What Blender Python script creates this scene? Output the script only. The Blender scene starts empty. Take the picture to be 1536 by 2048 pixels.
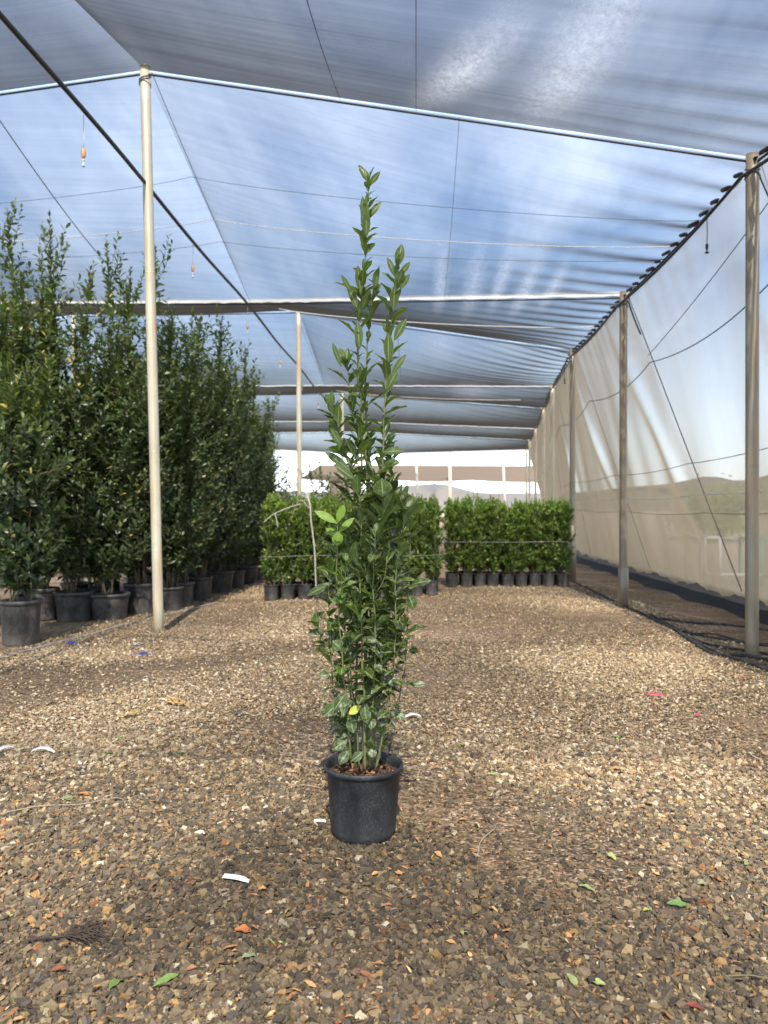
import bpy, math, random
import numpy as np
from mathutils import Vector, Matrix
R = math.radians
S = bpy.context.scene
COL = S.collection
rng = np.random.default_rng(7)
random.seed(7)

# ------------------------------------------------------------------ camera
F, CX, CY, VX, HZ, CH = 1538.0, 768.0, 1024.0, 832.0, 1020.0, 1.30
cam_d = bpy.data.cameras.new('camera'); cam = bpy.data.objects.new('camera', cam_d); COL.objects.link(cam)
cam_d.sensor_fit = 'VERTICAL'; cam_d.sensor_height = 36.0; cam_d.sensor_width = 27.0
cam_d.lens = 36.0 * F / 2048.0
cam.location = (0, 0, CH)
yaw = math.atan((VX - CX) / F); pit = math.atan((HZ - CY) / F)
cam.rotation_euler = (R(90) + pit, 0, yaw)
cam_d.clip_start = 0.05; cam_d.clip_end = 9000
cam_d.dof.use_dof = True; cam_d.dof.focus_distance = 3.0; cam_d.dof.aperture_fstop = 3.5
S.camera = cam
CM = cam.rotation_euler.to_matrix()
def ray(px, py):
    return CM @ Vector(((px - CX) / F, -(py - CY) / F, -1.0))
def at(px, py, Y):                      # point seen at a pixel whose world y is Y
    d = ray(px, py); k = Y / d.y
    return Vector((d.x * k, Y, CH + d.z * k))
def ground(px, py):
    d = ray(px, py); k = -CH / d.z
    return Vector((d.x * k, d.y * k, 0))

# ------------------------------------------------------------------ light
SUN_EL, SUN_AZ = R(47), R(184.5)          # azimuth measured from +Y towards -X: the sun stands behind the camera, a little right
W = bpy.data.worlds.new('World'); S.world = W; W.use_nodes = True
nt = W.node_tree; N = nt.nodes; L = nt.links; N.clear()
sky = N.new('ShaderNodeTexSky'); sky.sky_type = 'NISHITA'; sky.sun_disc = False
sky.sun_elevation = SUN_EL; sky.altitude = 300; sky.air_density = 1.0; sky.dust_density = .4; sky.ozone_density = 3.0
sd = Vector((-math.sin(SUN_AZ) * math.cos(SUN_EL), math.cos(SUN_AZ) * math.cos(SUN_EL), math.sin(SUN_EL)))  # towards the sun
sky.sun_rotation = math.atan2(sd.x, sd.y)
geo = N.new('ShaderNodeTexCoord')
sep = N.new('ShaderNodeSeparateXYZ'); L.new(geo.outputs['Generated'], sep.inputs[0])
zc = N.new('ShaderNodeMath'); zc.operation = 'MAXIMUM'; zc.inputs[1].default_value = 0.04; L.new(sep.outputs[2], zc.inputs[0])
dx = N.new('ShaderNodeMath'); dx.operation = 'DIVIDE'; L.new(sep.outputs[0], dx.inputs[0]); L.new(zc.outputs[0], dx.inputs[1])
dy = N.new('ShaderNodeMath'); dy.operation = 'DIVIDE'; L.new(sep.outputs[1], dy.inputs[0]); L.new(zc.outputs[0], dy.inputs[1])
cmb = N.new('ShaderNodeCombineXYZ'); L.new(dx.outputs[0], cmb.inputs[0]); L.new(dy.outputs[0], cmb.inputs[1])
mp = N.new('ShaderNodeMapping'); mp.inputs['Rotation'].default_value = (0, 0, R(-28)); mp.inputs['Scale'].default_value = (1.3, .5, 1)
mp.inputs['Location'].default_value = (.35, .2, 0)
L.new(cmb.outputs[0], mp.inputs[0])
nz = N.new('ShaderNodeTexNoise'); nz.inputs['Scale'].default_value = .8; nz.inputs['Detail'].default_value = 9; nz.inputs['Roughness'].default_value = .58
nz.inputs['Distortion'].default_value = .5
L.new(mp.outputs[0], nz.inputs['Vector'])
cr = N.new('ShaderNodeValToRGB'); cr.color_ramp.elements[0].position = .37; cr.color_ramp.elements[1].position = .84
cr.color_ramp.elements[1].color = (.62, .62, .62, 1); L.new(nz.outputs[0], cr.inputs[0])
hzr = N.new('ShaderNodeMapRange'); hzr.inputs[1].default_value = 0.0; hzr.inputs[2].default_value = .28; hzr.inputs[3].default_value = .62; hzr.inputs[4].default_value = 0
L.new(sep.outputs[2], hzr.inputs[0])
mx = N.new('ShaderNodeMath'); mx.operation = 'MAXIMUM'; L.new(cr.outputs[0], mx.inputs[0]); L.new(hzr.outputs[0], mx.inputs[1])
mixc = N.new('ShaderNodeMixRGB'); L.new(mx.outputs[0], mixc.inputs[0]); L.new(sky.outputs[0], mixc.inputs[1])
mixc.inputs[2].default_value = (10.2, 11.2, 12.6, 1)
bg = N.new('ShaderNodeBackground'); bg.inputs[1].default_value = .15; L.new(mixc.outputs[0], bg.inputs[0])
ow = N.new('ShaderNodeOutputWorld'); L.new(bg.outputs[0], ow.inputs[0])
sl = bpy.data.lights.new('sun', 'SUN'); sl.energy = 4.6; sl.angle = R(.6); sl.color = (1, .94, .84)
so = bpy.data.objects.new('sun', sl); COL.objects.link(so); so.rotation_euler = sd.to_track_quat('Z', 'Y').to_euler(); so.location = (3, -6, 12)
S.view_settings.view_transform = 'Standard'; S.view_settings.look = 'None'; S.view_settings.exposure = 1.3; S.view_settings.gamma = 1
S.render.engine = 'CYCLES'
S.cycles.use_denoising = True
S.cycles.max_bounces = 8; S.cycles.transparent_max_bounces = 24; S.cycles.diffuse_bounces = 3; S.cycles.glossy_bounces = 3
S.cycles.transmission_bounces = 4; S.cycles.caustics_reflective = False; S.cycles.caustics_refractive = False
S.cycles.use_adaptive_sampling = True; S.cycles.adaptive_threshold = .02
S.cycles.sample_clamp_indirect = 6

# ------------------------------------------------------------------ materials
def new_mat(name):
    m = bpy.data.materials.new(name); m.use_nodes = True
    m.node_tree.nodes.clear()
    return m, m.node_tree.nodes, m.node_tree.links
def rgb(c): return (c[0], c[1], c[2], 1)
def ramp(n, pts):
    r = n.new('ShaderNodeValToRGB'); e = r.color_ramp.elements
    while len(e) < len(pts): e.new(.5)
    for i, (p, c) in enumerate(pts): e[i].position = p; e[i].color = rgb(c) if not isinstance(c, (int, float)) else (c, c, c, 1)
    return r
def noise(n, l, scale, detail=4, vec=None, rough=.6, mapping=None, dist=0):
    t = n.new('ShaderNodeTexNoise'); t.inputs['Scale'].default_value = scale; t.inputs['Detail'].default_value = detail
    t.inputs['Roughness'].default_value = rough; t.inputs['Distortion'].default_value = dist
    if vec is None:
        tc = n.new('ShaderNodeTexCoord'); vec = tc.outputs['Object']
    if mapping:
        m = n.new('ShaderNodeMapping'); m.inputs['Scale'].default_value = mapping; l.new(vec, m.inputs[0]); vec = m.outputs[0]
    l.new(vec, t.inputs['Vector'])
    return t
def math_(n, l, op, a, b=None):
    m = n.new('ShaderNodeMath'); m.operation = op
    for i, v in enumerate((a, b)):
        if v is None: continue
        if isinstance(v, (int, float)): m.inputs[i].default_value = v
        else: l.new(v, m.inputs[i])
    return m.outputs[0]
def simple(name, c1, c2=None, scale=8, rough=.6, metal=0, bump=.0, bscale=60, mapping=None, spec=.5, p=(.35, .7)):
    m, n, l = new_mat(name)
    b = n.new('ShaderNodeBsdfPrincipled'); o = n.new('ShaderNodeOutputMaterial'); l.new(b.outputs[0], o.inputs[0])
    b.inputs['Roughness'].default_value = rough; b.inputs['Metallic'].default_value = metal; b.inputs['Specular IOR Level'].default_value = spec
    if c2 is None: b.inputs['Base Color'].default_value = rgb(c1)
    else:
        t = noise(n, l, scale, 6, mapping=mapping); r = ramp(n, [(p[0], c1), (p[1], c2)])
        l.new(t.outputs[0], r.inputs[0]); l.new(r.outputs[0], b.inputs['Base Color'])
    if bump:
        t = noise(n, l, bscale, 4, mapping=mapping); bp = n.new('ShaderNodeBump'); bp.inputs['Strength'].default_value = bump; bp.inputs['Distance'].default_value = .01
        l.new(t.outputs[0], bp.inputs['Height']); l.new(bp.outputs[0], b.inputs['Normal'])
    return m

def net_mat(name, col, col2, open0, streak=(.25, 9, 1), trans=.5, vary=.12, warp=60):
    """woven shade net: open between its threads, so it closes up when looked along (path through the weave lengthens)"""
    m, n, l = new_mat(name)
    o = n.new('ShaderNodeOutputMaterial')
    uv = n.new('ShaderNodeUVMap')
    mp_ = n.new('ShaderNodeMapping'); mp_.inputs['Scale'].default_value = streak; l.new(uv.outputs[0], mp_.inputs[0])
    t = n.new('ShaderNodeTexNoise'); t.inputs['Scale'].default_value = 1; t.inputs['Detail'].default_value = 8; t.inputs['Roughness'].default_value = .75
    l.new(mp_.outputs[0], t.inputs['Vector'])
    mp2 = n.new('ShaderNodeMapping'); mp2.inputs['Scale'].default_value = (3.0, .2, 1); l.new(uv.outputs[0], mp2.inputs[0])
    t2 = n.new('ShaderNodeTexNoise'); t2.inputs['Scale'].default_value = 1; t2.inputs['Detail'].default_value = 5; l.new(mp2.outputs[0], t2.inputs['Vector'])
    big = n.new('ShaderNodeTexNoise'); big.inputs['Scale'].default_value = .5; big.inputs['Detail'].default_value = 3; l.new(uv.outputs[0], big.inputs['Vector'])
    # openness
    v1 = math_(n, l, 'MULTIPLY', math_(n, l, 'SUBTRACT', t.outputs[0], .5), vary * 2.2)
    v2 = math_(n, l, 'MULTIPLY', math_(n, l, 'SUBTRACT', t2.outputs[0], .5), vary * .6)
    v3 = math_(n, l, 'MULTIPLY', math_(n, l, 'SUBTRACT', big.outputs[0], .5), vary * .8)
    op = math_(n, l, 'ADD', math_(n, l, 'ADD', math_(n, l, 'ADD', v1, v2), v3), open0)
    if name.startswith('dusty'):
        su = n.new('ShaderNodeSeparateXYZ'); l.new(uv.outputs[0], su.inputs[0])
        mr = n.new('ShaderNodeMapRange'); mr.inputs[1].default_value = 2.4; mr.inputs[2].default_value = .3; mr.inputs[3].default_value = 0; mr.inputs[4].default_value = .14; l.new(su.outputs[1], mr.inputs[0])
        op = math_(n, l, 'SUBTRACT', op, mr.outputs[0])
    op = math_(n, l, 'MINIMUM', math_(n, l, 'MAXIMUM', op, .02), .97)
    g = n.new('ShaderNodeNewGeometry')
    dp = n.new('ShaderNodeVectorMath'); dp.operation = 'DOT_PRODUCT'; l.new(g.outputs['Normal'], dp.inputs[0]); l.new(g.outputs['Incoming'], dp.inputs[1])
    ab = math_(n, l, 'MAXIMUM', math_(n, l, 'ABSOLUTE', dp.outputs['Value']), .03)
    inv = math_(n, l, 'DIVIDE', 1.0, ab)
    T = math_(n, l, 'POWER', op, inv)
    cr_ = ramp(n, [(.3, col), (.72, col2)]); l.new(t.outputs[0], cr_.inputs[0])
    cout = cr_.outputs[0]; tfac = None
    if name.startswith('grey'):                        # sun glare streaks painted into the net as pale fibrous patches
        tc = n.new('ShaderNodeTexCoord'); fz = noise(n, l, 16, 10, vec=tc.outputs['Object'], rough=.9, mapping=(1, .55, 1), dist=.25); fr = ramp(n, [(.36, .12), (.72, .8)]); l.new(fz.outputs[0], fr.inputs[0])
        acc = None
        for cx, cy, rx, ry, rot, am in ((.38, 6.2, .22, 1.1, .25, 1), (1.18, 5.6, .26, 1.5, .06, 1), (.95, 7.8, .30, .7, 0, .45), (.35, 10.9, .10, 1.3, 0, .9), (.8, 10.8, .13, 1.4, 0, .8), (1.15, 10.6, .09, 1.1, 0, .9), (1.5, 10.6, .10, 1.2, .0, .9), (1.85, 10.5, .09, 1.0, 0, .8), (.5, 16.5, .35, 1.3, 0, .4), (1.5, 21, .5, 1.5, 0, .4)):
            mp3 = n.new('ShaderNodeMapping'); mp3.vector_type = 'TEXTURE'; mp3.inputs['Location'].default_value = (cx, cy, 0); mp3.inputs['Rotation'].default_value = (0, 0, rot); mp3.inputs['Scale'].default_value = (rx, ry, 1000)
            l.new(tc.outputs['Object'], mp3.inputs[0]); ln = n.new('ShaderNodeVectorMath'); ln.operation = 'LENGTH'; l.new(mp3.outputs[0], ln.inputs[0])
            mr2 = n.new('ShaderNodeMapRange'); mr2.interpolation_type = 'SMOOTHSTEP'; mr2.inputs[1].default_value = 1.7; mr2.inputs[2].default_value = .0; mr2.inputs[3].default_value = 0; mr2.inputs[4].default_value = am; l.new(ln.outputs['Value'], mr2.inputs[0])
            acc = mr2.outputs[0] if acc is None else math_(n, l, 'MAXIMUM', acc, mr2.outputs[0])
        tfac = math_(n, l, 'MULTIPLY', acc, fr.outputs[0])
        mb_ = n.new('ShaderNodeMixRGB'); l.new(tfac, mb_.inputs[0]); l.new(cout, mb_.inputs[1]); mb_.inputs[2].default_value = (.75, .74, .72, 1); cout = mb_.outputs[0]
    d = n.new('ShaderNodeBsdfDiffuse'); tl = n.new('ShaderNodeBsdfTranslucent')
    l.new(cout, d.inputs[0]); l.new(cout, tl.inputs[0])
    mxs = n.new('ShaderNodeMixShader'); mxs.inputs[0].default_value = trans; l.new(d.outputs[0], mxs.inputs[1]); l.new(tl.outputs[0], mxs.inputs[2])
    tr = n.new('ShaderNodeBsdfTransparent')
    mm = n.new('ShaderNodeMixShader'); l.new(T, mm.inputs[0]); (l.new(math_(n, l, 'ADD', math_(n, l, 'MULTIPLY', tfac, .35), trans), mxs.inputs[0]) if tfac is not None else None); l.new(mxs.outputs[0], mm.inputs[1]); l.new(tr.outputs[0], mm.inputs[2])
    l.new(mm.outputs[0], o.inputs[0])
    return m

def leaf_mat(name, dark, light, old, veins=True, gloss=.38, dust=0.0, trans=.22, under=(.13, .2, .07)):
    """tint attribute 0..1: 0 mature dark leaf, 1 new pale growth; second channel = random per leaf; uv = across/along"""
    m, n, l = new_mat(name)
    o = n.new('ShaderNodeOutputMaterial'); b = n.new('ShaderNodeBsdfPrincipled')
    at_ = n.new('ShaderNodeAttribute'); at_.attribute_name = 'tint'
    sp = n.new('ShaderNodeSeparateColor'); l.new(at_.outputs['Color'], sp.inputs[0])
    r = ramp(n, [(0, dark), (1, light)]); l.new(sp.outputs[0], r.inputs[0])
    hv = n.new('ShaderNodeMixRGB'); hv.blend_type = 'MULTIPLY'; hv.inputs[0].default_value = 1
    r2 = ramp(n, [(0, (.6, .68, .7)), (.5, (1, 1, 1)), (1, (1.35, 1.22, .85))]); l.new(sp.outputs[1], r2.inputs[0])
    l.new(r.outputs[0], hv.inputs[1]); l.new(r2.outputs[0], hv.inputs[2]); colr = hv.outputs[0]
    # rare yellowed leaf
    mk = math_(n, l, 'GREATER_THAN', sp.outputs[2], .985)
    my = n.new('ShaderNodeMixRGB'); l.new(mk, my.inputs[0]); l.new(colr, my.inputs[1]); my.inputs[2].default_value = rgb(old); colr = my.outputs[0]
    if veins:
        uv = n.new('ShaderNodeUVMap'); su = n.new('ShaderNodeSeparateXYZ'); l.new(uv.outputs[0], su.inputs[0])
        au = math_(n, l, 'ABSOLUTE', math_(n, l, 'SUBTRACT', su.outputs[0], .5))
        rib = math_(n, l, 'LESS_THAN', au, .04)
        vv = math_(n, l, 'SUBTRACT', math_(n, l, 'MULTIPLY', su.outputs[1], 9.0), math_(n, l, 'MULTIPLY', au, 4.5))
        fr = math_(n, l, 'ABSOLUTE', math_(n, l, 'SUBTRACT', math_(n, l, 'FRACT', vv), .5))
        sv = math_(n, l, 'MULTIPLY', math_(n, l, 'LESS_THAN', fr, .05), .35)
        edge = math_(n, l, 'MULTIPLY', math_(n, l, 'GREATER_THAN', au, .475), .45)
        vm = math_(n, l, 'MAXIMUM', math_(n, l, 'MAXIMUM', math_(n, l, 'MULTIPLY', rib, .8), sv), edge)
        m2 = n.new('ShaderNodeMixRGB'); l.new(vm, m2.inputs[0]); l.new(colr, m2.inputs[1]); m2.inputs[2].default_value = (.27, .38, .12, 1); colr = m2.outputs[0]
        bp = n.new('ShaderNodeBump'); bp.inputs['Strength'].default_value = .5; bp.inputs['Distance'].default_value = .002
        hgt = math_(n, l, 'SUBTRACT', fr, math_(n, l, 'MULTIPLY', rib, .6)); l.new(hgt, bp.inputs['Height']); l.new(bp.outputs[0], b.inputs['Normal'])
    rough = gloss
    if dust:
        tn = noise(n, l, 55, 5, rough=.75); dr = ramp(n, [(.50, 0.0), (.66, 1.0)]); l.new(tn.outputs[0], dr.inputs[0])
        tc = n.new('ShaderNodeTexCoord'); sz = n.new('ShaderNodeSeparateXYZ'); l.new(tc.outputs['Object'], sz.inputs[0])
        fz = n.new('ShaderNodeMapRange'); fz.inputs[1].default_value = 1.9; fz.inputs[2].default_value = .5; fz.inputs[3].default_value = .12; fz.inputs[4].default_value = 1
        l.new(sz.outputs[2], fz.inputs[0])
        df = math_(n, l, 'MULTIPLY', math_(n, l, 'MULTIPLY', dr.outputs[0], fz.outputs[0]), dust)
        m3 = n.new('ShaderNodeMixRGB'); l.new(df, m3.inputs[0]); l.new(colr, m3.inputs[1]); m3.inputs[2].default_value = (.42, .43, .38, 1); colr = m3.outputs[0]
    # paler matt underside
    g = n.new('ShaderNodeNewGeometry'); mu = n.new('ShaderNodeMixRGB'); l.new(math_(n, l, 'MULTIPLY', g.outputs['Backfacing'], .6), mu.inputs[0]); l.new(colr, mu.inputs[1]); mu.inputs[2].default_value = rgb(under)
    l.new(mu.outputs[0], b.inputs['Base Color'])
    b.inputs['Roughness'].default_value = rough; b.inputs['Specular IOR Level'].default_value = .5
    tl = n.new('ShaderNodeBsdfTranslucent'); br = n.new('ShaderNodeMixRGB'); br.blend_type = 'MULTIPLY'; br.inputs[0].default_value = 1
    l.new(colr, br.inputs[1]); br.inputs[2].default_value = (2.2, 2.6, .9, 1); l.new(br.outputs[0], tl.inputs[0])
    ms = n.new('ShaderNodeMixShader'); ms.inputs[0].default_value = trans; l.new(b.outputs[0], ms.inputs[1]); l.new(tl.outputs[0], ms.inputs[2])
    l.new(ms.outputs[0], o.inputs[0])
    return m

def attr_mat(name, rough=.85, bump=.3, bscale=400, spec=.35):
    m, n, l = new_mat(name)
    o = n.new('ShaderNodeOutputMaterial'); b = n.new('ShaderNodeBsdfPrincipled'); l.new(b.outputs[0], o.inputs[0])
    a = n.new('ShaderNodeAttribute'); a.attribute_name = 'tint'
    t = noise(n, l, bscale * .4, 4); r = ramp(n, [(.3, (.72, .72, .72)), (.7, (1.22, 1.2, 1.16))]); l.new(t.outputs[0], r.inputs[0])
    mxx = n.new('ShaderNodeMixRGB'); mxx.blend_type = 'MULTIPLY'; mxx.inputs[0].default_value = 1; l.new(a.outputs['Color'], mxx.inputs[1]); l.new(r.outputs[0], mxx.inputs[2])
    l.new(mxx.outputs[0], b.inputs['Base Color']); b.inputs['Roughness'].default_value = rough; b.inputs['Specular IOR Level'].default_value = spec
    return m

def ground_mat():
    m, n, l = new_mat('gravel ground')
    o = n.new('ShaderNodeOutputMaterial'); b = n.new('ShaderNodeBsdfPrincipled'); l.new(b.outputs[0], o.inputs[0])
    tc = n.new('ShaderNodeTexCoord'); P = tc.outputs['Object']
    v = n.new('ShaderNodeTexVoronoi'); v.inputs['Scale'].default_value = 62; l.new(P, v.inputs['Vector'])
    v2 = n.new('ShaderNodeTexVoronoi'); v2.inputs['Scale'].default_value = 30; l.new(P, v2.inputs['Vector'])
    sc = n.new('ShaderNodeSeparateColor'); l.new(v.outputs['Color'], sc.inputs[0])
    st = ramp(n, [(0, (.05, .036, .026)), (.35, (.115, .085, .058)), (.6, (.20, .155, .11)), (.82, (.34, .27, .19)), (.93, (.40, .22, .11)), (1, (.6, .54, .44))]); l.new(sc.outputs[0], st.inputs[0])
    # worn soil patches, pale dusty patches
    t1 = noise(n, l, .55, 5, vec=P, rough=.65); soil = ramp(n, [(.42, 0.0), (.6, .8)]); l.new(t1.outputs[0], soil.inputs[0])
    m1 = n.new('ShaderNodeMixRGB'); l.new(soil.outputs[0], m1.inputs[0]); l.new(st.outputs[0], m1.inputs[1]); m1.inputs[2].default_value = (.20, .135, .078, 1)
    t2 = noise(n, l, 30, 5, vec=P); r2 = ramp(n, [(.3, (.6, .6, .6)), (.7, (1.35, 1.3, 1.25))]); l.new(t2.outputs[0], r2.inputs[0])
    m2 = n.new('ShaderNodeMixRGB'); m2.blend_type = 'MULTIPLY'; m2.inputs[0].default_value = 1; l.new(m1.outputs[0], m2.inputs[1]); l.new(r2.outputs[0], m2.inputs[2])
    t3 = noise(n, l, .9, 4, vec=P, mapping=(.5, 1.3, 1)); r3 = ramp(n, [(.38, (.72, .70, .68)), (.62, (1.5, 1.48, 1.45))]); l.new(t3.outputs[0], r3.inputs[0])
    m3 = n.new('ShaderNodeMixRGB'); m3.blend_type = 'MULTIPLY'; m3.inputs[0].default_value = .9; l.new(m2.outputs[0], m3.inputs[1]); l.new(r3.outputs[0], m3.inputs[2])
    sx = n.new('ShaderNodeSeparateXYZ'); l.new(P, sx.inputs[0]); om = n.new('ShaderNodeMapRange'); om.inputs[1].default_value = 4.5; om.inputs[2].default_value = 5.2; l.new(sx.outputs[0], om.inputs[0])
    m4 = n.new('ShaderNodeMixRGB'); l.new(math_(n, l, 'MULTIPLY', om.outputs[0], .8), m4.inputs[0]); l.new(m3.outputs[0], m4.inputs[1]); m4.inputs[2].default_value = (.42, .35, .25, 1)
    l.new(m4.outputs[0], b.inputs['Base Color']); b.inputs['Roughness'].default_value = .95; b.inputs['Specular IOR Level'].default_value = .2
    bp = n.new('ShaderNodeBump'); bp.inputs['Strength'].default_value = 1; bp.inputs['Distance'].default_value = .012; bp.invert = True
    l.new(v.outputs['Distance'], bp.inputs['Height'])
    bp2 = n.new('ShaderNodeBump'); bp2.inputs['Strength'].default_value = .6; bp2.inputs['Distance'].default_value = .02; l.new(t2.outputs[0], bp2.inputs['Height']); l.new(bp.outputs[0], bp2.inputs['Normal'])
    l.new(bp2.outputs[0], b.inputs['Normal'])
    return m

def pot_mat(name, base, dustc, amt=.5):
    m, n, l = new_mat(name)
    o = n.new('ShaderNodeOutputMaterial'); b = n.new('ShaderNodeBsdfPrincipled'); l.new(b.outputs[0], o.inputs[0])
    tc = n.new('ShaderNodeTexCoord'); P = tc.outputs['Object']
    t = noise(n, l, 9, 7, vec=P, mapping=(1, 1, .6), rough=.7); r = ramp(n, [(.40, 0.0), (.68, 1.0)]); l.new(t.outputs[0], r.inputs[0])
    t2 = noise(n, l, 140, 5, vec=P, mapping=(1.2, 1.2, .7), rough=.8); r2 = ramp(n, [(.54, 0.0), (.64, 1.0)]); l.new(t2.outputs[0], r2.inputs[0])
    sz = n.new('ShaderNodeSeparateXYZ'); l.new(P, sz.inputs[0])
    lo = n.new('ShaderNodeMapRange'); lo.inputs[1].default_value = .12; lo.inputs[2].default_value = .0; lo.inputs[3].default_value = 0; lo.inputs[4].default_value = .45; l.new(sz.outputs[2], lo.inputs[0])
    f = math_(n, l, 'ADD', math_(n, l, 'MULTIPLY', r.outputs[0], .35), math_(n, l, 'MULTIPLY', r2.outputs[0], math_(n, l, 'ADD', math_(n, l, 'MULTIPLY', r.outputs[0], 1.1), .18)))
    f = math_(n, l, 'MULTIPLY', math_(n, l, 'ADD', f, math_(n, l, 'MULTIPLY', lo.outputs[0], t.outputs[0])), amt)
    mx_ = n.new('ShaderNodeMixRGB'); l.new(f, mx_.inputs[0]); mx_.inputs[1].default_value = rgb(base); mx_.inputs[2].default_value = rgb(dustc)
    l.new(mx_.outputs[0], b.inputs['Base Color']); b.inputs['Roughness'].default_value = .52; b.inputs['Specular IOR Level'].default_value = .4
    bp = n.new('ShaderNodeBump'); bp.inputs['Strength'].default_value = .25; bp.inputs['Distance'].default_value = .003; l.new(t2.outputs[0], bp.inputs['Height']); l.new(bp.outputs[0], b.inputs['Normal'])
    return m

def post_mat(name, paint, rust, stain=(.42, .60)):
    m, n, l = new_mat(name)
    o = n.new('ShaderNodeOutputMaterial'); b = n.new('ShaderNodeBsdfPrincipled'); l.new(b.outputs[0], o.inputs[0])
    tc = n.new('ShaderNodeTexCoord'); P = tc.outputs['Object']
    t = noise(n, l, 3.2, 7, vec=P, mapping=(3, 3, .45), rough=.7); r = ramp(n, [(.43, 0.0), (.66, 1.0)]); l.new(t.outputs[0], r.inputs[0])
    t2 = noise(n, l, 1.7, 5, vec=P, mapping=(2, 2, 1.0)); r2 = ramp(n, [(.3, [c * .72 for c in paint]), (.7, paint)]); l.new(t2.outputs[0], r2.inputs[0])
    mx_ = n.new('ShaderNodeMixRGB'); l.new(math_(n, l, 'MULTIPLY', r.outputs[0], .6), mx_.inputs[0]); l.new(r2.outputs[0], mx_.inputs[1]); mx_.inputs[2].default_value = rgb(rust)
    l.new(mx_.outputs[0], b.inputs['Base Color']); b.inputs['Roughness'].default_value = .42; b.inputs['Metallic'].default_value = .25
    return m

M = {}
M['ground'] = ground_mat()
M['stone'] = attr_mat('gravel stone')
M['litter'] = attr_mat('dry leaf litter', .7)
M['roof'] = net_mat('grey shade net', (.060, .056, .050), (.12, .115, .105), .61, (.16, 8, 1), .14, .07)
M['wall'] = net_mat('dusty side net', (.22, .18, .12), (.29, .24, .165), .54, (.7, .10, 1), .52, .05)
M['canopy'] = net_mat('tan shade net', (.19, .15, .115), (.27, .21, .16), .30, (.22, 5, 1), .5, .1)
M['hem'] = simple('white hem tape', (.62, .64, .66), (.8, .81, .82), 3, .6)
M['skirt'] = simple('black ground cloth', (.008, .008, .008), (.02, .019, .017), 9, .9)
M['cable'] = simple('dark cable', (.02, .022, .025), rough=.5)
M['wire'] = simple('galvanised wire', (.10, .105, .11), rough=.5, metal=.3)
M['whitecord'] = simple('white cord', (.7, .69, .64), rough=.7)
M['pipe'] = simple('black pipe', (.012, .012, .012), (.03, .029, .027), 14, .45)
M['hose'] = simple('dusty black hose', (.016, .015, .014), (.10, .085, .07), 10, .75, p=(.45, .75))
M['greyhose'] = simple('grey dusty hose', (.20, .18, .16), (.33, .30, .27), 10, .8)
M['post'] = post_mat('cream galvanised post', (.58, .54, .41), (.50, .30, .14))
M['postR'] = post_mat('weathered steel post', (.30, .275, .21), (.30, .17, .08))
M['postW'] = simple('pale post', (.26, .25, .22), (.36, .34, .31), 3, .6)
M['pot'] = pot_mat('scuffed black nursery pot', (.011, .0125, .0145), (.22, .23, .23), .34)
M['potb'] = pot_mat('grey black plastic pot', (.022, .023, .024), (.24, .21, .18), .75)
M['soil'] = simple('bark soil', (.03, .016, .009), (.13, .065, .035), 45, .95, bump=.6, bscale=120)
M['chips'] = attr_mat('bark chips', .9)
M['leaf'] = leaf_mat('laurel leaf', (.032, .044, .006), (.17, .29, .035), (.6, .42, .03), True, .36, .55, .26)
M['leafb'] = leaf_mat('shrub leaf', (.023, .039, .013), (.13, .18, .04), (.5, .36, .12), False, .4, 0, .2)
M['leafy'] = leaf_mat('hedge plant leaf', (.030, .054, .014), (.21, .29, .045), (.5, .4, .12), False, .4, 0, .25)
M['stem'] = simple('green stem', (.09, .12, .035), (.18, .16, .075), 14, .55, mapping=(1, 1, .2))
M['stemb'] = simple('woody stem', (.07, .055, .03), (.17, .13, .075), 14, .8, mapping=(1, 1, .2))
M['bright'] = simple('lime shoot leaf', (.20, .40, .03), (.33, .55, .05), 30, .35)
M['yellow'] = simple('yellowing leaf', (.26, .34, .03), (.58, .34, .015), 40, .45, p=(.45, .55))
M['brass'] = simple('orange plastic nozzle', (.55, .27, .10), (.62, .36, .18), 30, .5)
M['white'] = simple('white plastic', (.5, .5, .48), (.62, .62, .6), 20, .5)
M['teal'] = simple('teal paint', (.05, .38, .30), (.08, .45, .36), 8, .5)
M['blue'] = simple('blue twine', (.012, .035, .26), (.03, .08, .36), 60, .6)
M['pink'] = simple('pink tape', (.65, .03, .12), rough=.5)
M['straw'] = simple('straw rope', (.42, .25, .08), (.62, .42, .17), 90, .8)
M['twig'] = simple('dark twig', (.03, .02, .014), (.09, .06, .04), 60, .9)
M['paletwig'] = simple('pale twig', (.28, .22, .15), (.42, .36, .27), 60, .9)
M['deadstem'] = simple('bleached dead stem', (.30, .28, .24), (.48, .45, .39), 30, .8)
M['hill'] = simple('dry hillside', (.10, .092, .085), (.16, .14, .12), .01, .95)
M['farleaf'] = leaf_mat('far tree leaf', (.05, .085, .03), (.18, .26, .07), (.3, .25, .1), False, .6, 0, .2)
M['darkroof'] = simple('brown shed roof', (.10, .06, .05), (.14, .09, .075), 2, .8)

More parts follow.
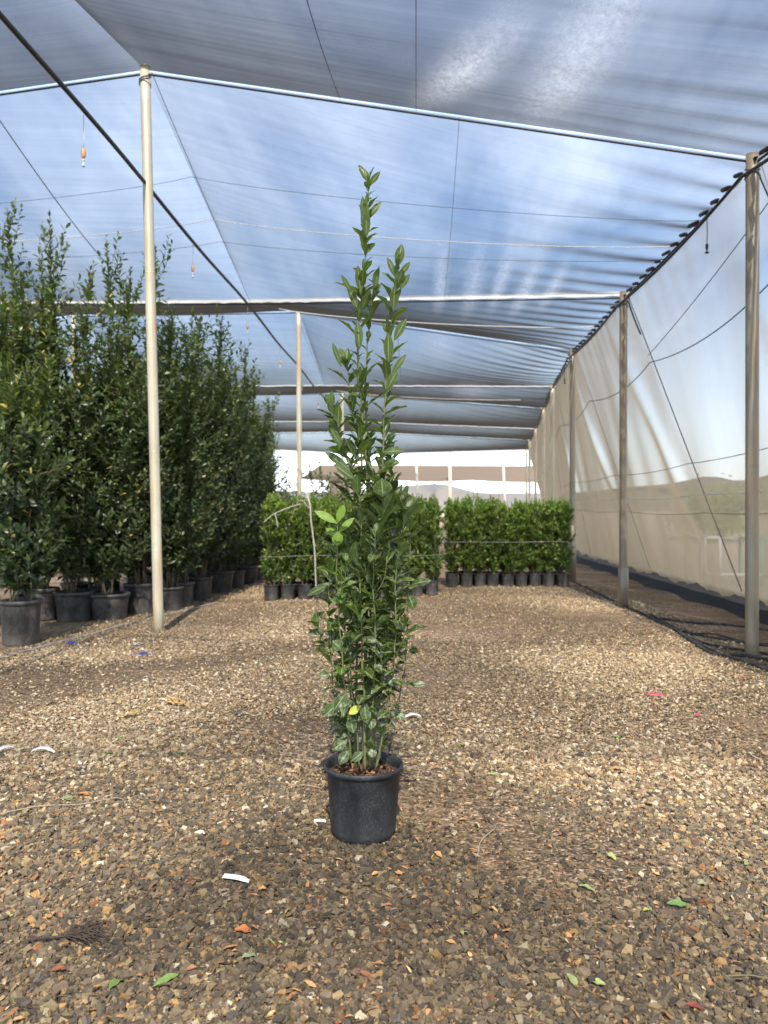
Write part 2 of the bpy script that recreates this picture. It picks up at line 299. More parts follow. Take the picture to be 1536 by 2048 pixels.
# ------------------------------------------------------------------ mesh helpers
def mesh_obj(name, V, Fc, mat, parent=None, smooth=False, uv=None, tint=None, loc=None):
    """V (n,3), Fc list of arrays of equal-length faces or one array; uv per vertex (n,2); tint per vertex (n,3)"""
    me = bpy.data.meshes.new(name)
    V = np.asarray(V, dtype=np.float32)
    groups = Fc if isinstance(Fc, list) and len(Fc) and isinstance(Fc[0], np.ndarray) else [np.asarray(Fc)]
    loops = np.concatenate([g.reshape(-1) for g in groups]).astype(np.int32)
    tot = np.concatenate([np.full(len(g), g.shape[1]) for g in groups]).astype(np.int32)
    start = np.concatenate([[0], np.cumsum(tot)[:-1]]).astype(np.int32)
    me.vertices.add(len(V)); me.vertices.foreach_set('co', V.reshape(-1))
    me.loops.add(len(loops)); me.loops.foreach_set('vertex_index', loops)
    me.polygons.add(len(tot)); me.polygons.foreach_set('loop_start', start); me.polygons.foreach_set('loop_total', tot)
    me.polygons.foreach_set('use_smooth', np.full(len(tot), bool(smooth)))
    if uv is not None:
        u = me.uv_layers.new(name='UVMap'); u.data.foreach_set('uv', np.asarray(uv, dtype=np.float32)[loops].reshape(-1))
    if tint is not None:
        a = me.color_attributes.new('tint', 'FLOAT_COLOR', 'POINT'); c = np.ones((len(V), 4), dtype=np.float32); c[:, :3] = tint
        a.data.foreach_set('color', c.reshape(-1))
    me.update(calc_edges=True)
    me.materials.append(mat)
    o = bpy.data.objects.new(name, me); COL.objects.link(o)
    if parent is not None: o.parent = parent
    if loc is not None: o.location = loc
    return o

class MB:
    """collects pieces of ONE mesh"""
    def __init__(s): s.V = []; s.T = []; s.Q = []; s.n = 0
    def add(s, V, tris=None, quads=None):
        V = np.asarray(V, float)
        if tris is not None and len(tris): s.T.append(np.asarray(tris, int) + s.n)
        if quads is not None and len(quads): s.Q.append(np.asarray(quads, int) + s.n)
        s.V.append(V); s.n += len(V)
    def build(s, name, mat, parent=None, smooth=False, loc=None):
        g = []
        if s.T: g.append(np.concatenate(s.T))
        if s.Q: g.append(np.concatenate(s.Q))
        return mesh_obj(name, np.concatenate(s.V), g, mat, parent, smooth, loc=loc)
    def tube(s, path, rad, seg=8, cap=True):
        path = np.asarray([tuple(p) for p in path], float); n = len(path)
        rad = np.full(n, rad) if np.isscalar(rad) else np.asarray(rad, float)
        tan = np.gradient(path, axis=0); tan /= np.linalg.norm(tan, axis=1)[:, None] + 1e-12
        up = np.array([0, 0, 1.0]) if abs(tan[0][2]) < .9 else np.array([1.0, 0, 0])
        a = np.cross(up, tan[0]); a /= np.linalg.norm(a); V = []
        ang = np.linspace(0, 2 * math.pi, seg, endpoint=False)
        for i in range(n):
            a = a - tan[i] * a.dot(tan[i]); a /= np.linalg.norm(a) + 1e-12; b = np.cross(tan[i], a)
            V.append(path[i] + rad[i] * (np.cos(ang)[:, None] * a + np.sin(ang)[:, None] * b))
        V = np.concatenate(V); q = []
        for i in range(n - 1):
            for j in range(seg):
                q.append((i * seg + j, i * seg + (j + 1) % seg, (i + 1) * seg + (j + 1) % seg, (i + 1) * seg + j))
        t = []
        if cap:
            c0 = len(V); V = np.vstack([V, path[0], path[-1]])
            for j in range(seg):
                t.append((c0, (j + 1) % seg, j)); t.append((c0 + 1, (n - 1) * seg + j, (n - 1) * seg + (j + 1) % seg))
        s.add(V, t, q)
    def lathe(s, prof, seg=48, c=(0, 0, 0), sx=1, sy=1, fn=None):
        n = len(prof); ang = np.linspace(0, 2 * math.pi, seg, endpoint=False); V = []
        for k, (r, z) in enumerate(prof):
            rr = np.full(seg, r) if fn is None else np.array([fn(r, z, a_) for a_ in ang])
            V.append(np.stack([c[0] + rr * np.cos(ang) * sx, c[1] + rr * np.sin(ang) * sy, np.full(seg, c[2] + z)], 1))
        V = np.concatenate(V); q = []
        for i in range(n - 1):
            for j in range(seg):
                q.append((i * seg + j, i * seg + (j + 1) % seg, (i + 1) * seg + (j + 1) % seg, (i + 1) * seg + j))
        s.add(V, None, q)
    def box(s, c, d, rz=0):
        x, y, z = d[0] / 2, d[1] / 2, d[2] / 2
        V = np.array([(i * x, j * y, k * z) for k in (-1, 1) for j in (-1, 1) for i in (-1, 1)], float)
        cs, sn = math.cos(rz), math.sin(rz); V[:, :2] = V[:, :2] @ np.array([[cs, sn], [-sn, cs]])
        s.add(V + np.array(c), None, [(0, 2, 3, 1), (4, 5, 7, 6), (0, 1, 5, 4), (2, 6, 7, 3), (0, 4, 6, 2), (1, 3, 7, 5)])

def tag(o, label=None, cat=None, group=None, kind=None):
    if label: o['label'] = label
    if cat: o['category'] = cat
    if group: o['group'] = group
    if kind: o['kind'] = kind
    return o
def empty(name, loc=(0, 0, 0), rz=0):
    o = bpy.data.objects.new(name, None); COL.objects.link(o); o.location = loc; o.rotation_euler = (0, 0, rz); o.empty_display_size = .1
    return o
KIDS = {}
def copy_tree(o, parent=None):
    c = o.copy(); COL.objects.link(c); c.parent = parent
    for ch in [k for k in bpy.data.objects if k.parent == o]: copy_tree(ch, c)
    return c
def smooth_path(pts, n=8):
    P = [np.array(tuple(p), float) for p in pts]; P = [2 * P[0] - P[1]] + P + [2 * P[-1] - P[-2]]; out = []
    for i in range(1, len(P) - 2):
        for k in range(n):
            t = k / n; p0, p1, p2, p3 = P[i - 1:i + 3]
            out.append(.5 * ((2 * p1) + (-p0 + p2) * t + (2 * p0 - 5 * p1 + 4 * p2 - p3) * t * t + (-p0 + 3 * p1 - 3 * p2 + p3) * t ** 3))
    out.append(P[-2]); return np.array(out)
def norm(a): return a / (np.linalg.norm(a, axis=-1, keepdims=True) + 1e-12)
ORD = ['first', 'second', 'third', 'fourth', 'fifth', 'sixth', 'seventh', 'eighth', 'ninth', 'tenth', 'eleventh', 'twelfth', 'thirteenth', 'fourteenth']

def leaves(pos, d, nr, Ln, Wd, nv=7, bend=.25, fold=.25, wave=.0, tint=None, seed=0, wide=.45):
    """N leaves: base pos, axis d, upper side nr. Returns V, quads, uv, tint"""
    g = np.random.default_rng(seed); n = len(pos)
    d = norm(d); nr = norm(nr - d * (nr * d).sum(1)[:, None]); sd_ = np.cross(d, nr)
    t = np.linspace(0, 1, nv)
    w = np.sin(np.pi * t ** (.5 / wide * .9 + .1)) ** .85 if nv > 3 else np.array([.0, 1, 0.])
    w = np.maximum(w, .03); w[0] = .05; w[-1] = .0
    bd = bend * g.normal(1, .6, n)
    ph = g.uniform(0, 6.28, n)
    V = np.zeros((n, nv, 3, 3)); UV = np.zeros((n, nv, 3, 2))
    for i in range(nv):
        ax = pos + d * (Ln * t[i])[:, None] * 1.0 - nr * (bd * Ln * t[i] ** 2)[:, None]
        for j, u in enumerate((-1, 0, 1)):
            off = (u * Wd * .5 * w[i])
            lift = np.abs(off) * fold * 2 * .5 + (wave * Wd * np.sin(t[i] * 14 + ph + u) * w[i] if u else 0)
            V[:, i, j] = ax + sd_ * off[:, None] + nr * np.asarray(lift)[:, None]
            UV[:, i, j] = (.5 + .5 * u, t[i])
    idx = np.arange(n)[:, None, None] * (nv * 3) + (np.arange(nv - 1) * 3)[None, :, None] + np.arange(2)[None, None, :]
    q = np.stack([idx, idx + 1, idx + 4, idx + 3], -1).reshape(-1, 4)
    tn = np.zeros((n, 3)) if tint is None else tint
    T = np.repeat(tn, nv * 3, axis=0)
    return V.reshape(-1, 3), q, UV.reshape(-1, 2), T

# ------------------------------------------------------------------ ground
MX, MY = ground(345, 1290).x, ground(345, 1290).y
def gh(x, y):
    x = np.asarray(x, float); y = np.asarray(y, float)
    h = .012 * np.sin(x * 1.3 + .6 * np.sin(y * .9)) * np.sin(y * 1.1 + .4) + .006 * np.sin(x * 4.1 + y * 2.3) * np.sin(y * 3.7 - x * 1.2)
    f = np.clip(((x + .2) ** 2 + (y - 3.1) ** 2) / .5, 0, 1); h = h * f
    h = h + .055 * np.exp(-(((x - (-2.62)) / .45) ** 2 + ((y - 7.75) / .30) ** 2))
    h = h - .05 * np.clip((x - 3.0) / 1.0, 0, 1)
    return h * np.clip(2 - np.hypot(x, y - 8) / 25, 0, 1)
def axis_pts(fine0, fine1, step, far):
    a = list(np.arange(fine0, fine1 + 1e-6, step)); s = step; lo, hi = a[0], a[-1]; left, right = [], []
    while hi < far or lo > -far:
        s *= 1.35
        if hi < far: hi += s; right.append(hi)
        if lo > -far: lo -= s; left.append(lo)
    return np.array(left[::-1] + a + right)
gx = axis_pts(-6, 5, .09, 4000); gy = axis_pts(0, 16, .09, 4000)
GX, GY = np.meshgrid(gx, gy); GZ = gh(GX, GY)
nxg, nyg = len(gx), len(gy); ii = (np.arange(nyg - 1)[:, None] * nxg + np.arange(nxg - 1)[None, :]).reshape(-1)
tag(mesh_obj('ground', np.stack([GX, GY, GZ], -1).reshape(-1, 3), np.stack([ii, ii + 1, ii + nxg + 1, ii + nxg], 1), M['ground'], smooth=True), kind='structure')

# hills beyond
def hills(px_list, Y, name='hills'):
    top = [at(px, py, Y) for px, py in px_list]; V = []
    n = len(top)
    xs = np.linspace(top[0].x, top[-1].x, 160); zs = np.interp(xs, [p.x for p in top], [p.z for p in top])
    g = np.random.default_rng(3); zs = zs + np.convolve(g.normal(0, 1, 160), np.ones(5) / 5, 'same') * Y * .0016
    prof = [(0, 0), (.35, .45), (.7, .85), (1, 1), (1.5, .8), (2.2, 0)]
    for k, (dy_, hz_) in enumerate(prof):
        j = g.normal(0, .02, 160) * (0 < k < 3)
        V.append(np.stack([xs, np.full(160, Y + (dy_ - 1) * Y * .12) + j * Y, zs * (hz_ + j)], 1))
    V = np.concatenate(V); i2 = (np.arange(5)[:, None] * 160 + np.arange(159)[None, :]).reshape(-1)
    return mesh_obj(name, V, np.stack([i2, i2 + 1, i2 + 161, i2 + 160], 1), M['hill'], smooth=True)
tag(hills([(-1500, 985), (-400, 965), (300, 975), (700, 985), (880, 965), (960, 985), (1150, 985), (1260, 975), (1340, 968), (1420, 950), (1480, 964), (1536, 952), (1640, 920), (2200, 940), (3200, 965)], 1500), kind='structure')

# ------------------------------------------------------------------ gravel stones (uncountable: one object)
def patch(x, y):                                     # smooth pseudo-noise 0..1
    return .5 + .25 * (np.sin(x * 1.9 + 1.3 * np.sin(y * 1.1)) + np.sin(y * 2.3 + 1.7 * np.sin(x * 1.4 + 1)))
def make_gravel():
    g = np.random.default_rng(11)
    bands = [(1.45, 4.4, 11500, True), (4.4, 7.0, 7800, False), (7.0, 13.5, 3300, False)]
    ico_t = (1 + 5 ** .5) / 2
    iv = np.array([(i, j, k) for k in (-.8, .8) for j in (-.8, .8) for i in (-.8, .8)], float); _u = (norm(np.array([(-1, ico_t, 0), (1, ico_t, 0), (-1, -ico_t, 0), (1, -ico_t, 0), (0, -1, ico_t), (0, 1, ico_t), (0, -1, -ico_t), (0, 1, -ico_t), (ico_t, 0, -1), (ico_t, 0, 1), (-ico_t, 0, -1), (-ico_t, 0, 1)], float)))
    it = np.array([(0, 2, 3), (0, 3, 1), (4, 5, 7), (4, 7, 6), (0, 1, 5), (0, 5, 4), (2, 6, 7), (2, 7, 3), (0, 4, 6), (0, 6, 2), (1, 3, 7), (1, 7, 5)])
    ov = np.array([(1, 0, 0), (-1, 0, 0), (0, 1, 0), (0, -1, 0), (0, 0, 1), (0, 0, -1)], float)
    ot = np.array([(0, 2, 4), (2, 1, 4), (1, 3, 4), (3, 0, 4), (2, 0, 5), (1, 2, 5), (3, 1, 5), (0, 3, 5)])
    pal = np.array([(.135, .112, .083), (.18, .145, .10), (.092, .078, .062), (.24, .19, .125), (.33, .25, .145), (.40, .25, .11), (.50, .43, .31), (.12, .108, .095), (.30, .14, .065), (.62, .58, .48), (.21, .16, .115)])
    prb = np.array([.20, .20, .14, .15, .12, .03, .025, .06, .012, .005, .13]); prb /= prb.sum()
    pale = np.array([(.40, .32, .22), (.48, .40, .28), (.30, .23, .15), (.54, .47, .36), (.20, .15, .10), (.36, .26, .15)])
    VV, TT, CC, base = [], [], [], 0
    for y0, y1, dens, near in bands:
        hw = y1 * .52 + .55; n = int(dens * (y1 - y0) * 2 * hw)
        y = g.uniform(y0, y1, n); x = g.uniform(-hw, hw, n)
        k = (np.abs(x - .0) < y * .56 + .45) & (x < 3.15) & (x > -3.75)
        soil_p = patch(x * 1.3 + 4, y * 1.1 + 2) + .5 * np.exp(-((x + 3.0) / .7) ** 2 - ((y - 5.6) / 1.0) ** 2); k &= g.uniform(0, 1, n) < np.clip(1.35 - 1.0 * np.clip(soil_p - .44, 0, 1) * 2.8, .16, 1)
        x, y = x[k], y[k]; n = len(x)
        s = np.exp(g.normal(math.log(.0053), .42, n)).clip(.0022, .0135) * (1.0 if near else 1.2)
        T0, T1 = (iv, it) if near else (ov, ot)
        m = len(T0)
        jit = g.normal(0, .24, (n, m, 3)) if near else g.normal(0, .2, (n, m, 3))
        P = (T0[None] * (1 + .0) + jit) * (s[:, None] * g.uniform(.6, 1.4, (n, 3)))[:, None, :] * np.array([1.1, .95, .62])
        a = g.uniform(0, 6.283, n); c_, s_ = np.cos(a), np.sin(a)
        X = P[..., 0] * c_[:, None] - P[..., 1] * s_[:, None]; Y = P[..., 0] * s_[:, None] + P[..., 1] * c_[:, None]; Z = P[..., 2]
        tl = g.normal(0, .5, n)[:, None]; Z, X = Z * np.cos(tl) + X * np.sin(tl), X * np.cos(tl) - Z * np.sin(tl)
        zc_ = gh(x, y) + s * g.uniform(.0, .95, n)
        V = np.stack([X + x[:, None], Y + y[:, None], Z + zc_[:, None]], -1)
        ci = g.choice(len(pal), n, p=prb); c = pal[ci]
        # dry pale gravel where the cover is dusty, shade of the roof folds painted into stones nearer the camera
        w = np.clip((patch(x * .8 - 1, y * .75 + 3.1) - .45) * 2.4, 0, 1) * np.clip((y - 2.7) / 1.2, 0, 1); w = np.clip(w * .8 + .12 + .30 * np.exp(-((y - 5.0) / 1.5) ** 2), 0, .9) * np.clip((y - 2.6) / 1.3, .06, 1); w = np.maximum(w, .9 * np.exp(-(((x + 2.3) / .8) ** 2 + ((y - 7.2) / .7) ** 2)))
        sw = g.uniform(0, 1, n) < w; c = np.where(sw[:, None], pale[g.choice(len(pale), n)], c)
        c = c * g.uniform(.72, 1.3, (n, 1))
        roof_shade = np.clip((patch(x * 1.1 + 7, y * 1.2 - 2) - .35) * 2.2, 0, 1) * np.clip((4.6 - y) / 1.5, 0, 1)
        big = .82 + .36 * patch(x * .9 + 2.2, y * .55 + 5)
        c = c * (big * (1 - .48 * roof_shade))[:, None] * np.array([1.02, .95, .84])
        VV.append(V.reshape(-1, 3)); TT.append((T1[None] + (np.arange(n) * m)[:, None, None] + base).reshape(-1, 3)); CC.append(np.repeat(c, m, 0)); base += n * m
    o = mesh_obj('gravel', np.concatenate(VV), np.concatenate(TT), M['stone'], tint=np.concatenate(CC))
    tag(o, kind='stuff'); print('gravel verts', base)
make_gravel()

# ------------------------------------------------------------------ shade house
SH = empty('shade_house', (0, 8, 0)); tag(SH, 'long shade house of grey net stretched over rows of tall steel posts', 'shade house')
SHO = Vector(SH.location)
def child(o): o.parent = SH; o.matrix_parent_inverse = Matrix.Translation(-SHO); return o
PT = [(1505, 318, 7.0), (1247, 590, 10.4), (1145, 701, 14.3), (1105, 772, 19.0), (1087, 817, 23.3), (1071, 857, 29.0), (1059, 880, 33.5), (1053, 899, 38.0)]
PR = [Vector((3.1, -4, 4.2)), Vector((3.12, 0, 4.45)), Vector((3.12, 3.6, 4.22))] + [at(*p) for p in PT]
# rows: left far, left, ridge-pole line, right eave
xL = -2.80
mid = [(-6.6, 4.8), (-1.7, 5.9), (3.2, 4.82), None, (12.9, 4.82), None, (23.5, 5.13), (29.2, 5.75), (34.5, 5.29), (40.0, 5.38), (44.5, 4.55)]
TOP1 = at(290, 140, 8.06); TOP2 = at(597, 622, 17.8)
BOT1 = Vector((ground(318, 1268).x, ground(318, 1268).y, 0))
left = [(-5.8, 5.1), (-1.0, 5.9), (4.0, 5.1), (9.1, 5.93), (14.5, 5.29), (19.0, 6.2), (25.0, 5.38), (31.0, 6.0), (36, 5.5), (41.5, 5.5), (45.5, 4.9)]
rows = []
for i in range(11):
    R_ = PR[i].copy(); R_.x += .085
    m_ = TOP1.copy() if i == 3 else TOP2.copy() if i == 5 else Vector((xL, mid[i][0], mid[i][1]))
    l_ = Vector((-8.6, left[i][0], left[i][1])); l2 = Vector((-15.5, left[i][0] + 1.0, left[i][1] - .5))
    rows.append([l2, l_, m_, R_])
def roof_panel(i, j):
    A, B = rows[i][j], rows[i][j + 1]; C, D = rows[i + 1][j], rows[i + 1][j + 1]
    nu, nv = (90, 64) if (j == 2 and i < 6) else (30, 24)
    u = np.linspace(0, 1, nu + 1); v = np.linspace(0, 1, nv + 1)
    gap0 = .004 if (i % 2 == 1) else 0                        # a slit of open sky just behind each ridge cable
    v = gap0 + v * (1 - gap0)
    U, Vv = np.meshgrid(u, v); P = np.zeros(U.shape + (3,))
    for k in range(3):
        P[..., k] = (A[k] * (1 - U) + B[k] * U) * (1 - Vv) + (C[k] * (1 - U) + D[k] * U) * Vv
    span = abs(C.y - A.y)
    P[..., 2] -= .028 * span * np.sin(np.pi * Vv) * np.sin(np.pi * np.clip(U, .0, 1)) ** .5
    # the net gathers where it is tied to the eave and puckers along the valleys
    if j == 2:
        dist = (1 - U) * 5.8
        wy = P[..., 1]
        P[..., 2] += (.014 if i < 3 else .024) * np.exp(-dist / .85) * np.sin(2 * np.pi * wy / .42 + .8 * np.sin(wy * 1.7)) * np.sin(np.pi * Vv) ** .3
        P[..., 2] += .006 * np.exp(-dist / 2.5) * np.sin(2 * np.pi * wy / .85 + 1.1) * np.sin(np.pi * Vv)
    vend = Vv if i % 2 == 1 else 1 - Vv
    P[..., 2] += .018 * np.exp(-(1 - vend) * span / .35) * np.sin(P[..., 0] * 2 * np.pi / .5 + 2 * np.sin(P[..., 0] * 1.3)) * (1 - vend) * 8 * np.exp(-(1 - vend) * 3)
    n1 = nu + 1; q = (np.arange(nv)[:, None] * n1 + np.arange(nu)[None, :]).reshape(-1)
    UV = np.stack([P[..., 0], P[..., 1] + i * 7.3], -1).reshape(-1, 2)
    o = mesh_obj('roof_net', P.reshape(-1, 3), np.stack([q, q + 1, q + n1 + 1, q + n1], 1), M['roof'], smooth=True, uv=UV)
    child(o)
for i in range(10):
    for j in range(3): roof_panel(i, j)
# cables and hems across, at every ridge and valley
def seg_path(a, b, n=12, sag=0):
    return [a.lerp(b, k / n) - Vector((0, 0, sag * 4 * (k / n) * (1 - k / n))) for k in range(n + 1)]
def strip(a, b, w, dz, name, mat, tilt=(0, 0, 1), n=40, jitter=0):
    g = np.random.default_rng(int(abs(a.y * 100)))
    V = []; t = Vector(tilt) * w
    for k in range(n + 1):
        p = a.lerp(b, k / n) + Vector((0, 0, dz + (g.normal(0, jitter) if jitter else 0)))
        V += [tuple(p), tuple(p + t)]
    q = [(2 * k, 2 * k + 2, 2 * k + 3, 2 * k + 1) for k in range(n)]
    return mesh_obj(name, V, np.array(q), mat)
for i in range(2, 11):
    mb = MB()
    for j in range(1, 3):
        a, b = rows[i][j], rows[i][j + 1]
        off = Vector((0, -.015, -.05))
        mb.tube(seg_path(a + off, b + off, 10), .011 if i % 2 else .009, 6)
    child(mb.build('cross_cable', M['cable'], smooth=True))
    if i % 2 == 0 and i > 2:
        for j in (1, 2):
            child(strip(rows[i][j] + Vector((0, -.06, 0)), rows[i][j + 1] + Vector((0, -.06, 0)), .062 if i == 4 else .028, -.035, 'valley_hem', M['hem'], n=50, jitter=.004))
# seams/wires stitched along the panels
def on_roof(i, X, v):
    for j in range(3):
        a, b = rows[i][j].lerp(rows[i + 1][j], v), rows[i][j + 1].lerp(rows[i + 1][j + 1], v)
        if a.x <= X <= b.x or j == 2:
            u = (X - a.x) / (b.x - a.x); p = a.lerp(b, u); s_ = abs(rows[i + 1][j].y - rows[i][j].y)
            p.z -= .028 * s_ * math.sin(math.pi * v) * max(0, math.sin(math.pi * min(1, max(0, u)))) ** .5 + .012
            return p
for i, X, r in [(2, -.76, .004), (2, .0, .003), (3, -2.80, .004), (3, -4.85, .007), (3, .42, .0025), (4, -2.80, .004), (5, -2.80, .004), (5, -.4, .006), (2, -4.85, .006)]:
    mb = MB(); mb.tube([on_roof(i, X, k / 14) for k in range(15)], r, 5); child(mb.build('seam_cord', M['wire'], smooth=True))
for v, mt, r in [(.52, 'whitecord', .005), (.34, 'wire', .003), (.63, 'wire', .003)]:
    mb = MB()
    for j in (1, 2):
        pts = []
        for k in range(25):
            X = rows[3][j].x + (rows[3][j + 1].x - rows[3][j].x) * k / 24; p = on_roof(3, min(max(X, -8.5), 3.0), v); pts.append(p)
        mb.tube(pts, r, 5)
    child(mb.build('cross_cord', M[mt], smooth=True))
for i in (4, 6):
    mb = MB(); mb.tube([on_roof(i, -2.7 + 5.6 * k / 24, .45) for k in range(25)], .008, 5); child(mb.build('cross_cord', M['whitecord'], smooth=True))
# right eave: rope, clips
ev = [p + Vector((.03, 0, -.03)) for p in PR]
mb = MB(); path = []
for k in range(len(ev) - 1): path += seg_path(ev[k], ev[k + 1], 14, .03)[:-1]
path.append(ev[-1]); mb.tube(path, .013, 6); child(mb.build('eave_cable', M['pipe'], smooth=True))
g = np.random.default_rng(5); acc = 0
mb = MB(); mb.tube([(0, -.1, -.008), (0, -.03, 0), (-.02, .05, .008), (0, .1, .012)], [.008, .022, .019, .007], 7)
knot = mb.build('tie_knot', M['pipe'], None, True); first = True
for k in range(1, len(path)):
    a, b = path[k - 1], path[k]; acc += (b - a).length
    if acc > .24 and 2 < b.y < 22:
        acc = 0; o = knot if first else knot.copy()
        if not first: COL.objects.link(o)
        first = False; child(o); o.location = b + Vector((-.03, 0, .015)); o.scale = (g.uniform(.8, 1.3), g.uniform(.7, 1.3), g.uniform(.8, 1.2))
# posts
def post(a, b, r, mat, name='post', joints=(.3, .72), cap=False):
    o_ = empty('tmp') if False else None
    mb = MB(); n = 16; pts = [a.lerp(b, k / n) for k in range(n + 1)]; rad = [r] * (n + 1)
    pp, rr = [], []
    for k in range(n + 1):
        pp.append(pts[k]); rr.append(r)
    mb.tube(pp, rr, 20)
    for j in joints:
        c = a.lerp(b, j); d = (b - a).normalized(); mb.tube([c - d * .006, c - d * .003, c + d * .003, c + d * .006], [r, r + .0016, r + .0016, r], 20, cap=False)
    if cap:
        d = (b - a).normalized(); mb.tube([b - d * .002, b + d * .012, b + d * .03, b + d * .036], [r + .002, r + .004, r * .8, .005], 20)
    o = mb.build(name, mat, smooth=False)
    for p in o.data.polygons: p.use_smooth = len(p.vertices) == 4
    return child(o)
P1 = post(BOT1 + Vector((0, 0, -.1)), TOP1 + Vector((0, 0, .02)), .053, M['post'], joints=(.16, .33, .51, .64, .88), cap=True)
post(Vector((TOP2.x + .03, TOP2.y, -.1)), TOP2, .058, M['post'], joints=(.35, .6))
for i, Y in ((7, 29.2), (9, 40)): post(Vector((xL, Y, -.1)), rows[i][2], .058, M['post'])
for i in (1,): post(Vector((xL, -1.7, -.1)), rows[i][2], .055, M['post'])
for i in (1, 3, 5, 7, 9): post(Vector((-8.6, left[i][0], -.1)), rows[i][1], .055, M['post'])
for i, p in enumerate(PR):
    r = .057 if i in (3,) else .052
    mt = M['postR'] if i < 6 else M['post']
    c = post(Vector((p.x - (.0 if i != 3 else .0), p.y, -.15)), p + Vector((0, 0, .04)), r, mt, joints=(.27, .4))
    if i == 5:
        pass
# thicker sleeves on the feet of two posts
for i, h in ((4, .52), (5, 1.02)):
    mb = MB(); p = PR[i]; mb.tube([Vector((p.x, p.y, -.1)), Vector((p.x, p.y, h)), Vector((p.x, p.y, h + .01))], [.068, .068, .054], 20); child(mb.build('post_sleeve', M['postR'], smooth=True))
# wire lashings on the tops
for p, r in ((PR[3], .060), (TOP1, .056), (PR[4], .055)):
    mb = MB(); pts = []
    for k in range(40):
        a = k / 40 * 2 * math.pi * 3; pts.append(Vector((p.x + (r + .004) * math.cos(a), p.y + (r + .004) * math.sin(a), p.z - .10 - .05 * math.sin(a * .5 + 1) - k * .001)))
    mb.tube(pts, .005, 5); child(mb.build('lashing', M['wire'], smooth=True))
# side net, leaning outwards to the ground
def base_pt(y):
    if y < 20: return Vector((4.25, y, .20))
    t = np.interp(y, [20, 38, 46], [4.3, 6.6, 7.4]); return Vector((float(t), y, .20))
def eave_pt(y):
    ys = [p.y for p in PR]; return Vector((float(np.interp(y, ys, [p.x for p in PR])) + .06, y, float(np.interp(y, ys, [p.z for p in PR])) - .03))
def wall_pt(y, h, disp=True):
    a, b = eave_pt(y), base_pt(y); p = b.lerp(a, h)
    if disp:
        w = 1 - h
        # guys pull the net in at each post, the lower net bellies and folds on the slant
        f = .03 * math.sin(y * 2.1 + h * 5.0) * (w ** .7) * min(1, h * 4) + .018 * math.sin(y * 5.3 + h * 9 + 1.2 * math.sin(y)) * w * min(1, h * 6)
        f += .004 * math.sin(y * 14 + 2 * math.sin(y * 2)) * math.exp(-(1 - h) * 7)
        ph = (y + 1.1 * (1 - h)) / 3.9 * 2 * math.pi; f -= .06 * math.exp(-((math.sin(ph / 2)) ** 2) * 22) * math.sin(math.pi * h)
        p.x += f; p.z += .0
        if h < .12: p.z += (.028 * math.sin(y * 3.3) + .018 * math.sin(y * 9.1 + 1) + .008 * math.sin(y * 23) - .05) * (1 - h / .12)
    return p
ys = np.concatenate([np.arange(-4, 3, .3), np.arange(3, 24, .06), np.arange(24, 38.01, .3)]); hs = np.linspace(0, 1, 40)
V = np.array([[tuple(wall_pt(float(y), float(h))) for h in hs] for y in ys]); n1 = len(hs)
q = (np.arange(len(ys) - 1)[:, None] * n1 + np.arange(n1 - 1)[None, :]).reshape(-1)
UV = np.stack([V[..., 1] + V[..., 2] * .35, V[..., 2]], -1).reshape(-1, 2)
child(mesh_obj('side_net', V.reshape(-1, 3), np.stack([q, q + 1, q + n1 + 1, q + n1], 1), M['wall'], smooth=True, uv=UV))
# black ground cloth behind the hem
ys2 = np.arange(-4, 38, .15); V = []
for y in ys2:
    b = base_pt(float(y)); V += [(b.x - .16 + .05 * math.sin(y * 3.1), y, -.04), (b.x - .05, y, .0), (b.x + .02, y, .12), (b.x + .06, y, .20)]
q = [(4 * k + j, 4 * k + j + 1, 4 * k + j + 5, 4 * k + j + 4) for k in range(len(ys2) - 1) for j in range(3)]
child(mesh_obj('ground_cloth', V, np.array(q), M['skirt'], smooth=True))
# guys from post tops to the ground along the net
for i in (3, 4, 5, 6):
    p = PR[i]; b = base_pt(p.y - .3); b.x -= .03
    mb = MB(); mb.tube(seg_path(p + Vector((.07, 0, -.03)), b + Vector((-.02, 0, .05)), 12, -.0), .007 if i == 4 else .004, 6)
    child(mb.build('guy_wire', M['wire'], smooth=True))
mb = MB(); p = PR[3]; mb.tube(seg_path(p + Vector((.06, 0, -.15)), p + Vector((.28, -.1, -.75)), 10, .02), .007, 6); child(mb.build('guy_wire', M['cable'], smooth=True))
mb = MB(); p = PR[4]; mb.tube(seg_path(p + Vector((.06, 0, -.08)), p + Vector((.20, -.1, -.55)), 10, .02), .011, 6); child(mb.build('guy_wire', M['cable'], smooth=True))
# horizontal wires on the net
for z, mt, r in ((3.32, 'wire', .007), (1.86, 'wire', .005), (1.42, 'whitecord', .005), (1.16, 'wire', .004)):
    mb = MB(); pts = []
    knots = [3.6, 7.0, 10.3, 14.2, 19, 23]
    for k in range(len(knots) - 1):
        for s_ in range(12):
            y = knots[k] + (knots[k + 1] - knots[k]) * s_ / 12; t = s_ / 12; h = (z - .35 * t * (1 - t) * (1.6 if z > 3 else .5)) / 4.3
            p = wall_pt(y, h, False); p.x -= .07; pts.append(p)
    mb.tube(pts, r, 5); child(mb.build('net_wire', M[mt], smooth=True))
mb = MB(); mb.tube(seg_path(wall_pt(10.3, 3.42 / 4.3, False) - Vector((.06, 0, 0)), wall_pt(6.6, 3.95 / 4.3, False) - Vector((.1, 0, 0)), 10, .05), .005, 5); child(mb.build('net_wire', M['wire'], smooth=True))

